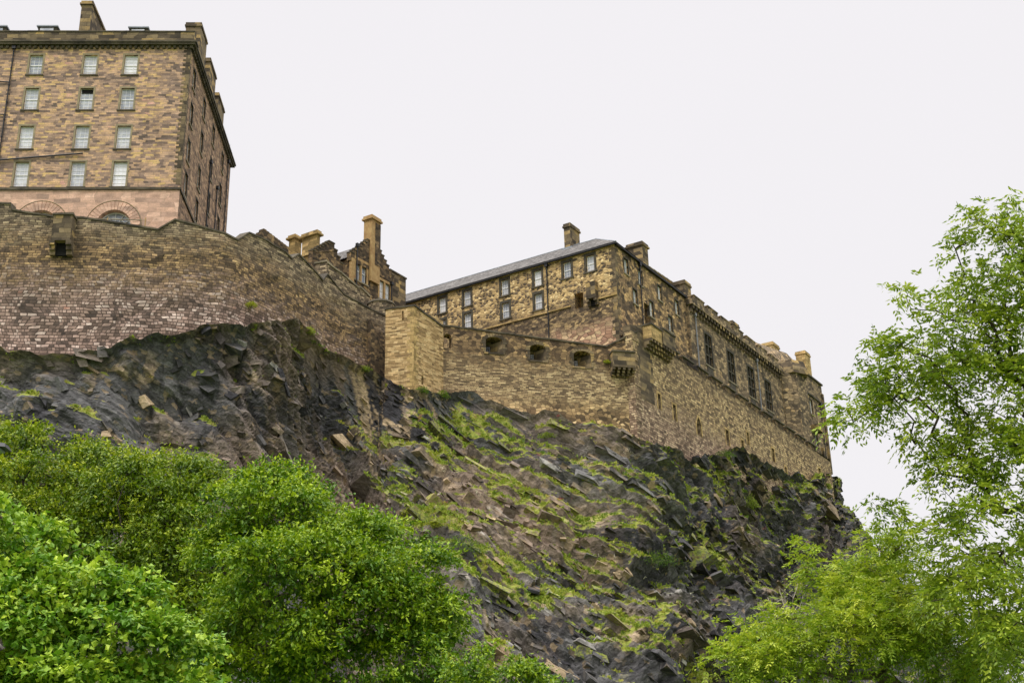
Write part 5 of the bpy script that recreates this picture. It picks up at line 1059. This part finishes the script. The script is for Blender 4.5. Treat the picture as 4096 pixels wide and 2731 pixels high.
flowers('white_flowers', M['white_fl'], [(1020, 1085, 10, 6), (960, 1190, 16, 8), (1550, 1180, 16, 6), (1390, 1280, 26, 6), (1470, 1330, 16, 6), (1100, 1140, 12, 6), (1200, 1290, 14, 6), (1440, 1040, 12, 5), (560, 760, 10, 5), (1590, 1370, 10, 5)], 5, 'small white flowers dotted over the crag ledges', 'flowers')
flowers('yellow_flowers', M['yellow_fl'], [(1740, 1190, 14, 5), (1120, 905, 8, 5), (1610, 1210, 8, 5), (690, 760, 8, 4), (1060, 1200, 10, 5), (900, 1080, 10, 5), (1460, 1120, 10, 4), (350, 870, 8, 4), (1350, 1240, 10, 4)], 5, 'yellow flowers in small tufts on the crag', 'flowers')

def surf(x, y):                                # crag point seen at a picture position
    dd = (PX[:, 4:]-x)**2 + (PY[:, 4:]-y)**2; dep = Pd[:, 4:, 1]; m = dd < 60; 
    if m.any(): i = np.argmin(np.where(m, dep, 1e9))
    else: i = np.argmin(dd)
    return Pd[:, 4:].reshape(-1, 3)[i]
def shrub(x, y, r, name, label, mat='shrub', c=.45, lay=1.0, nl=900, leaf=.13, group=None, pos=None):
    p = surf(x, y) if pos is None else np.array(pos); root = thing(name, label, 'shrub', p, group)
    u_ = rand_dirs(nl)*np.cbrt(R.random(nl))[:, None]; u_[:, 2] = np.abs(u_[:, 2])*1.0 - .1; lump = 1+.35*fbm(u_[:, 0]*2+x, u_[:, 1]*2, u_[:, 2]*2, 2, seed=int(x)); Cc = u_*lump[:, None]*[r*lay, r*.8, r]; T_ = unit(u_+R.normal(0, .6, (nl, 3)))
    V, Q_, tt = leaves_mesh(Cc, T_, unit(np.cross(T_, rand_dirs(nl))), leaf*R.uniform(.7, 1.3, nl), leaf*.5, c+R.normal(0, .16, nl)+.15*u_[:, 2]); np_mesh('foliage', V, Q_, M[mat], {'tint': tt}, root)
    mb = MB()
    for k in range(6): q = u_[k]*[r*lay, r*.8, r]*.8; q[2] = abs(q[2])+.1*r; mb.tube([(0, 0, -.15), tuple(q*.5+np.array([0, 0, .05])), tuple(q)], [.03, .02, .008], 4)
    link('stems', mb.mesh('stems', M['bark']), root)
for a_ in ((1068, 1272, 1.5, 'rounded_shrub', 'largest rounded olive shrub on the middle of the slope beyond the big tree', 'shrub', .35, 1.3, 1500),
  (1500, 1300, 1.4, 'creeping_shrub', 'dark green creeping shrub under the black rock band on the right slope', 'shrub', .2, 2.0, 1500),
  (975, 886, .75, 'wall_shrub', 'small bushy green plant at the foot of the square bastion', 'shrub', .3, 1, 700),
  (1020, 918, .75, 'wall_shrub', 'leafy green bush where the bastion meets the battery wall', 'shrub', .4, 1, 700),
  (715, 762, .75, 'wall_shrub', 'bright green bush on the rock under the bend of the rampart', 'shrub', .75, 1.2, 700),
  (1672, 1046, .9, 'wall_shrub', 'dark bush at the top of the grassy knoll under the far rampart', 'shrub', .2, 1.4, 700),
  (1722, 1165, 2.0, 'willow_shrub', 'tall grey-green feathery shrub on the cliff under the far rampart', 'grass', .35, .7, 2200),
  (1000, 1205, .9, 'ledge_shrub', 'yellow-green bush on the ledge left of the rounded shrub', 'shrub', .8, 1.6, 900),
  (935, 1182, .6, 'ledge_shrub', 'small yellow-green bush highest on the left ledge', 'shrub', .9, 1.4, 600),
  (1250, 1000, .6, 'ledge_shrub', 'low green bush on the slope under the battery wall', 'shrub', .6, 1.8, 600),
  (840, 822, .6, 'ledge_shrub', 'green bush beside the foot of the raking buttress', 'shrub', .6, 1.6, 600)): shrub(*a_[:5], mat=a_[5], c=a_[6], lay=a_[7], nl=a_[8], group='shrubs growing on the crag')
sp_ = Face(P3[11], 45); 
shrub(0, 0, .5, 'wall_shrub', 'yellow tuft growing out of the bare rampart face', 'shrub', .95, 1, 400, group='shrubs growing on the crag', pos=at(d(577, 703), 114.0))
pb_ = B.hit(d(1445+20, 0)); up_ = B.P(*B.hit(z3(1815, 1180)), .15)
shrub(0, 0, .35, 'wall_shrub', 'small yellow flowering tuft beside the mossy box on the battery wall', 'shrub', .95, 1, 300, group='shrubs growing on the crag', pos=up_)

def tree(name, label, foot, blobs, mat, bark, nleaf, L, wd, clumps, droop=.35, comp=0, tint0=.5, bare=0, seed=1, trunk_r=.28, cr=.55, group=None, puff=11, lean=.65, limb=1.0):
    """limbs grow from the foot to every leaf clump of the crown; blobs = (x, y, rx, ry, distance, depth) of the crown lobes"""
    R2 = np.random.default_rng(seed); root = thing(name, label, 'tree', foot, group); foot = np.array(foot, float)
    cen = np.array([at(d(b_[0], b_[1]), b_[4]) for b_ in blobs]); sc_ = np.array([b_[4]/3020*1.02 for b_ in blobs]); rad = np.array([[b_[2]*s_, b_[5], b_[3]*s_] for b_, s_ in zip(blobs, sc_)])
    wts = rad[:, 0]*rad[:, 2]; wts = wts/wts.sum(); out = []; who = []
    # puffs of foliage on each lobe, leaf clumps on the outer and upper side of each puff
    lobes = []
    while len(lobes) < clumps/puff:
        k = R2.choice(len(blobs), p=wts); v = R2.normal(size=3); v /= np.linalg.norm(v)
        if v[1] > .25 and R2.random() < .7: v[1] *= -1
        if v[2] < -.3 and R2.random() < .5: v[2] *= -1
        q = cen[k] + v*rad[k]*R2.uniform(.55, .98); ins = (((q-cen)/rad)**2).sum(1) < .35; ins[k] = False
        if ins.any() or q[2] < .6: continue
        lobes.append((q, v, rad[k].mean()*R2.uniform(.20, .36)+.12))
    while len(out) < clumps:
        if R2.random() < .88:
            q0, v0, r0_ = lobes[R2.integers(len(lobes))]; v = unit(R2.normal(size=3)*.8+v0*.55+np.array([0, -.1, .5])); out.append(q0+v*np.array([1.2, 1.2, .5])*r0_*R2.uniform(.6, 1.0)); who.append(unit(v+v0*.4)); continue
        k = R2.choice(len(blobs), p=wts); v = R2.normal(size=3); v /= np.linalg.norm(v)
        if v[1] > .25 and R2.random() < .72: v[1] *= -1
        rr_ = R2.uniform(.45, 1.0)**.5; q = cen[k] + v*rad[k]*rr_*(1+.16*R2.normal())
        ins = (((q-cen)/rad)**2).sum(1) < .42; ins[k] = False
        if ins.any() or q[2] < .6: continue
        out.append(q); who.append(v)
    Cl = np.array(out); Dv = np.array(who)
    # skeleton
    crown_c = Cl.mean(0); nodes = [foot, foot+(crown_c-foot)*[.25*lean, .25*lean, .35]]; par = [-1, 0]
    tgt = np.array([foot[0]*(1-lean)+crown_c[0]*lean, foot[1]*(1-lean)+crown_c[1]*lean, crown_c[2]*.75+foot[2]*.25]); nodes.append(tgt); par.append(1)
    order = np.argsort(np.linalg.norm(Cl-tgt, axis=1)); tips = np.zeros(len(Cl), int)
    for o_ in order:
        q = Cl[o_]; A_ = np.array(nodes[1:]); dist = np.linalg.norm(A_-q, axis=1) + .25*np.linalg.norm(A_-tgt, axis=1); j = int(np.argmin(dist))+1
        n_ = nodes[j]; ln = np.linalg.norm(q-n_); steps = max(1, int(ln/.7)); pj = j
        for k in range(1, steps+1):
            f_ = k/steps; m_ = n_+(q-n_)*f_ + R2.normal(0, .05*ln, 3)*(f_ < 1)*np.array([1, 1, .6]) + np.array([0, 0, .10*ln*math.sin(math.pi*f_)]); nodes.append(m_); par.append(pj); pj = len(nodes)-1
        tips[o_] = pj
    nodes = np.array(nodes); par = np.array(par); cnt = np.zeros(len(nodes)); cnt[tips] += 1
    for i in range(len(nodes)-1, 0, -1): cnt[par[i]] += cnt[i]
    rdd = np.maximum(.006, trunk_r*limb*(np.maximum(cnt, .5)/clumps)**.52)
    i = np.arange(1, len(nodes)); A_, B_ = nodes[par[i]], nodes[i]; ra_, rb_ = np.minimum(rdd[par[i]], rdd[i]*1.6), rdd[i]
    T_ = unit(B_-A_); u1 = unit(np.cross(T_, np.where(np.abs(T_[:, 2:3]) < .9, [[0, 0, 1.]], [[1., 0, 0]]))); v1 = np.cross(T_, u1); sg = 6; VV = []
    for P_, r_ in ((A_, ra_), (B_, rb_)):
        for k in range(sg): VV.append(P_ + (u1*math.cos(2*math.pi*k/sg)+v1*math.sin(2*math.pi*k/sg))*r_[:, None])
    VV = np.stack(VV, 1); n_ = len(i); off_ = np.arange(n_)[:, None]*2*sg; QQ = np.concatenate([off_+np.array([[k, (k+1) % sg, sg+(k+1) % sg, sg+k]]) for k in range(sg)], 0)
    main = cnt[i] > clumps*.25
    big_ = np.tile(main, sg)
    f0 = np.array(foot)
    np_mesh('trunk', VV.reshape(-1, 3), QQ, M[bark], parent=root, smooth=True, off=f0)
    # leaves
    keep = np.arange(len(Cl))[R2.random(len(Cl)) >= bare]; Cl_, Dv_ = Cl[keep], unit(Dv[keep]*[1, 1, .8]+[0, 0, .15]); per = max(1, nleaf//len(Cl_)); ctint = R2.normal(0, .16, len(Cl_)) + .12*Dv_[:, 2] + tint0  # clumps facing up get a lighter tint, top light put into the colour
    if not comp:
        n_ = per*len(Cl_); dv_ = np.repeat(Dv_, per, 0); tt = R2.random(n_)**.8
        # sprays: leaves sit along short twigs that arch outward and droop
        ns_ = 7; tw = unit((np.repeat(Dv_, ns_, 0)+R2.normal(0, .65, (len(Cl_)*ns_, 3)))*[1, 1, .55]+[0, 0, -.05]); ti = np.repeat(np.arange(len(Cl_))*ns_, per)+R2.integers(0, ns_, n_); td = tw[ti]
        C_ = np.repeat(Cl_, per, 0) + td*(tt*cr*2)[:, None]*R2.uniform(.8, 1.1, (n_, 1)) - np.array([0, 0, 1])*(tt**2*cr*droop)[:, None] + R2.normal(0, cr*.085, (n_, 3))
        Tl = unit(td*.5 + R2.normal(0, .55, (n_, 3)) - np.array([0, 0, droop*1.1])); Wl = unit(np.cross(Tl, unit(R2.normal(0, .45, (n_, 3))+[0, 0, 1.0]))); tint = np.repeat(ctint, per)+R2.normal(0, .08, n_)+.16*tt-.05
        Ls_ = L*R2.uniform(.65, 1.2, n_); V, Q_, t4 = leaves_mesh(C_, Tl, Wl, Ls_, Ls_*wd, tint)
    else:
        nl_ = max(1, per//comp); m_ = nl_*len(Cl_); dv_ = np.repeat(Dv_, nl_, 0); ax = unit(dv_*.8+R2.normal(0, .6, (m_, 3))+[0, 0, -.05]); st_ = np.repeat(Cl_, nl_, 0)+R2.normal(0, cr*.42, (m_, 3)); side = unit(np.cross(ax, unit(R2.normal(0, .35, (m_, 3))+[0, 0, 1.0]))); rl_ = R2.uniform(.22, .34, m_)
        C_ = []; Tl = []; Wl = []; tint = []
        for k in range(comp):
            f_ = .25+.75*(k//2)/((comp-1)//2) if k < comp-1 else 1.0; sd_ = 0 if k == comp-1 else (1 if k % 2 else -1)
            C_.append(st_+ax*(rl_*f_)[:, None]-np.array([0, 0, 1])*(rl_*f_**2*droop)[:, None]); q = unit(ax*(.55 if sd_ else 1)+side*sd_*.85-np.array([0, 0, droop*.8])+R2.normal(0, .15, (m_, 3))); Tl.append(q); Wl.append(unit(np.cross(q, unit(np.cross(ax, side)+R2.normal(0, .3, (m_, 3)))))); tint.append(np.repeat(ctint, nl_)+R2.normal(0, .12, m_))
        C_ = np.concatenate(C_); Tl = np.concatenate(Tl); Wl = np.concatenate(Wl); Ls_ = L*R2.uniform(.75, 1.15, len(C_)); V, Q_, t4 = leaves_mesh(C_, Tl, Wl, Ls_, Ls_*wd, np.concatenate(tint), .1)
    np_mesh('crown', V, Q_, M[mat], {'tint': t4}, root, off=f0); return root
gd = lambda x, Y: (ray(*d(x, 1400))[0]/ray(*d(x, 1400))[1]*Y, Y, 0)
tree('broadleaf_tree', 'big mid green broadleaf tree in the bottom centre in front of the crag', gd(700, 39), [(640, 1200, 105, 75, 38, 2.2), (735, 1150, 45, 35, 38.5, 1), (590, 1125, 34, 22, 38, 1), (690, 1125, 40, 22, 38.5, 1), (800, 1290, 120, 80, 38, 2.4), (880, 1250, 70, 40, 38.5, 1.2), (920, 1350, 85, 70, 37.5, 2), (890, 1420, 120, 95, 37, 2.4), (955, 1520, 85, 80, 37, 2),
   (700, 1380, 190, 130, 36, 2.4), (620, 1500, 150, 110, 36, 2.2), (540, 1560, 120, 80, 36, 2), (820, 1540, 170, 90, 36, 2.2), (560, 1290, 80, 90, 38, 1.6), (780, 1190, 20, 14, 38, .4), (1000, 1390, 22, 36, 37, .6), (1015, 1470, 22, 40, 37, .6)], 'leaf_c', 'bark', 90000, .145, .55, 1650, seed=3, trunk_r=.3, cr=.40, tint0=.5)
tree('broadleaf_tree', 'darker olive green tree at the left edge behind the pale lime tree', gd(120, 47), [(40, 1060, 90, 50, 46, 2.4), (150, 1070, 90, 55, 46, 2.4), (235, 1085, 70, 40, 46, 1.5), (10, 1110, 110, 80, 46, 2.4), (130, 1170, 150, 90, 45, 2.8), (230, 1140, 90, 60, 45.5, 2), (260, 1260, 140, 110, 44, 2.6), (60, 1260, 120, 110, 44, 2.4)], 'leaf_b', 'bark_dark', 46000, .15, .55, 900, seed=5, trunk_r=.3, cr=.42, tint0=.42)
tree('broadleaf_tree', 'olive green tree between the left edge tree and the big centre tree', gd(420, 45), [(400, 1110, 85, 50, 44, 2), (460, 1130, 50, 55, 44, 1.6), (340, 1140, 80, 60, 44, 2), (320, 1090, 30, 20, 44, .8), (330, 1220, 160, 100, 43, 2.6), (450, 1240, 85, 110, 43, 2.2), (400, 1350, 160, 110, 42.5, 2.4), (480, 1450, 110, 120, 42, 2)], 'leaf_b', 'bark_dark', 46000, .15, .55, 900, seed=7, trunk_r=.28, cr=.42, tint0=.36)
tree('lime_tree', 'nearest pale green tree with large round leaves in the bottom left corner', gd(100, 22), [(10, 1240, 100, 70, 22, 1.2), (60, 1290, 100, 80, 22, 1.2), (110, 1370, 100, 80, 21.5, 1.2), (210, 1390, 110, 70, 21.5, 1.1), (290, 1430, 90, 60, 21.5, 1), (370, 1490, 80, 50, 21.3, .9), (230, 1490, 160, 90, 21, 1.2), (60, 1480, 150, 110, 21, 1.3), (400, 1550, 70, 40, 21, .8), (180, 1600, 220, 70, 21, 1.2), (380, 1610, 120, 50, 21, .9)], 'leaf_a', 'bark', 38000, .115, .8, 780, seed=9, trunk_r=.16, cr=.24, tint0=.5, droop=.45)
tree('sapling', 'small sapling with pale twigs right of the big centre tree at the bottom edge', gd(1150, 33), [(1140, 1500, 28, 14, 33, .5), (1100, 1530, 40, 22, 33, .6), (1180, 1550, 45, 18, 33, .6), (1250, 1562, 34, 12, 33, .4), (1070, 1560, 40, 25, 33, .7), (1150, 1600, 100, 30, 33, .8)], 'leaf_c', 'bark_pale', 5500, .12, .5, 150, seed=13, trunk_r=.08, cr=.26, tint0=.5)
tree('ash_tree', 'tall airy ash tree filling the right edge against the white sky', gd(2480, 27), [(2292, 475, 28, 26, 26, .6), (2345, 530, 45, 40, 26, .8), (2270, 560, 75, 60, 26, 1), (2330, 600, 70, 70, 26, 1.2), (2205, 590, 30, 40, 26, .5), (2290, 680, 95, 60, 26, 1.2), (2190, 640, 22, 18, 26, .3), (2330, 770, 90, 80, 26, 1.3), (2210, 780, 105, 60, 26, 1.1), (2110, 830, 90, 55, 26, 1), (2050, 830, 60, 40, 26, .7), (2010, 900, 65, 40, 26, .7), (1965, 955, 42, 32, 26, .5), (2060, 690, 18, 22, 26, .3), (2085, 740, 10, 30, 26, .25),
   (2110, 920, 100, 55, 26, 1.1), (2230, 900, 110, 70, 26, 1.2), (2140, 1000, 70, 40, 26, .8), (2330, 930, 90, 90, 26, 1.2), (2240, 1040, 110, 60, 26, 1.1), (2330, 1100, 90, 100, 26, 1.2), (2190, 1120, 80, 70, 26, .9), (2260, 1230, 110, 90, 25.5, 1.2), (2180, 1270, 80, 80, 25.5, 1), (2330, 1330, 100, 110, 25.5, 1.2), (2240, 1400, 110, 90, 25.5, 1.2), (2310, 1490, 120, 100, 25, 1.2), (2030, 1180, 22, 34, 26, .3)], 'leaf_ash', 'bark_dark', 42000, .13, .40, 760, comp=7, droop=.7, seed=17, trunk_r=.20, cr=.36, tint0=.5, lean=.12, puff=3, limb=.62)
tree('ash_sapling', 'bushy yellow green young ash in the lower right in front of the crag', gd(2000, 30), [(1950, 1390, 90, 60, 29, 1.1), (1890, 1330, 34, 20, 29, .5), (1995, 1255, 26, 36, 29, .4), (1960, 1310, 40, 26, 29, .5), (2040, 1350, 80, 50, 29, 1.0), (1760, 1450, 60, 36, 28.5, .8), (1720, 1500, 50, 46, 28.5, .7), (1700, 1420, 22, 16, 28.5, .3), (1850, 1470, 90, 55, 28.5, 1.0), (1960, 1490, 150, 90, 28, 1.4), (1780, 1530, 120, 60, 28, 1.1), (2100, 1430, 110, 90, 28, 1.3), (2120, 1530, 130, 70, 28, 1.2), (1838, 1290, 20, 28, 29, .3), (1700, 1540, 60, 40, 28, .7), (2080, 1290, 50, 40, 29, .7), (2230, 1490, 130, 90, 29, 1.3), (2330, 1540, 110, 90, 29, 1.3)], 'leaf_e', 'bark', 80000, .10, .36, 1080, comp=9, droop=.5, seed=19, trunk_r=.14, cr=.34, tint0=.5, puff=7)
# dead bare shrub at the edge of the ash
ds = thing('bare_shrub', 'leafless pinkish grey shrub of thin bare twigs left of the young ash', 'shrub', gd(1790, 31)); R3 = np.random.default_rng(23); f0 = np.array(gd(1790, 31)); mb = MB()
mb.tube([f0, at(d(1800, 1560), 31), at(d(1805, 1500), 31)], [.08, .06, .045], 6)
for k in range(46):
    x1 = R3.uniform(1735, 1865); y1 = R3.uniform(1350, 1470); a0_ = at(d(1805+R3.normal(0, 8), 1500+R3.uniform(0, 30)), 31); e_ = at(d(x1, y1), 31+R3.normal(0, .5)); m_ = (a0_+e_)/2+R3.normal(0, .09, 3); mb.tube([a0_, m_, e_], [.022, .014, .006], 4)
    for j in range(4): f_ = R3.uniform(.3, .9); q = m_*(1-f_)+e_*f_; mb.tube([q, q+R3.normal(0, .22, 3)+[0, 0, .12]], [.009, .004], 3)
mb.build('twigs', M['bark_pale'], ds)
# street lamp whose head just enters the frame on the left
lh = at(d(-12, 1022), 12); sl_ = thing('street_lamp', 'dark street lamp head poking in at the left edge over the trees', 'street lamp', (lh[0]-.9, lh[1], 0))
mb = MB(); mb.tube([(lh[0]-.9, lh[1], 0), (lh[0]-.9, lh[1], 1.2), (lh[0]-.9, lh[1], lh[2]-.25), (lh[0]-.75, lh[1], lh[2]), (lh[0]-.2, lh[1], lh[2]+.01)], [.09, .06, .045, .04, .035], 8); mb.build('pole', M['iron'], sl_)
mb = MB(); x0, y0, zc = lh[0]-.25, lh[1], lh[2]; xe = at(d(25, 1026), 12)[0]
mb.box8([(x0, y0-.13, zc-.02), (xe-.02, y0-.09, zc-.045), (xe-.02, y0+.09, zc-.045), (x0, y0+.13, zc-.02), (x0, y0-.10, zc+.05), (xe-.04, y0-.06, zc-.0), (xe-.04, y0+.06, zc-.0), (x0, y0+.10, zc+.05)]); lamp_ = mb.build('lamp_head', M['iron'], sl_)
mb = MB(); mb.lbox(x0+.1, xe-.08, y0-.07, y0+.07, zc-.062, zc-.04); mb.build('lens', M['lead'], sl_)
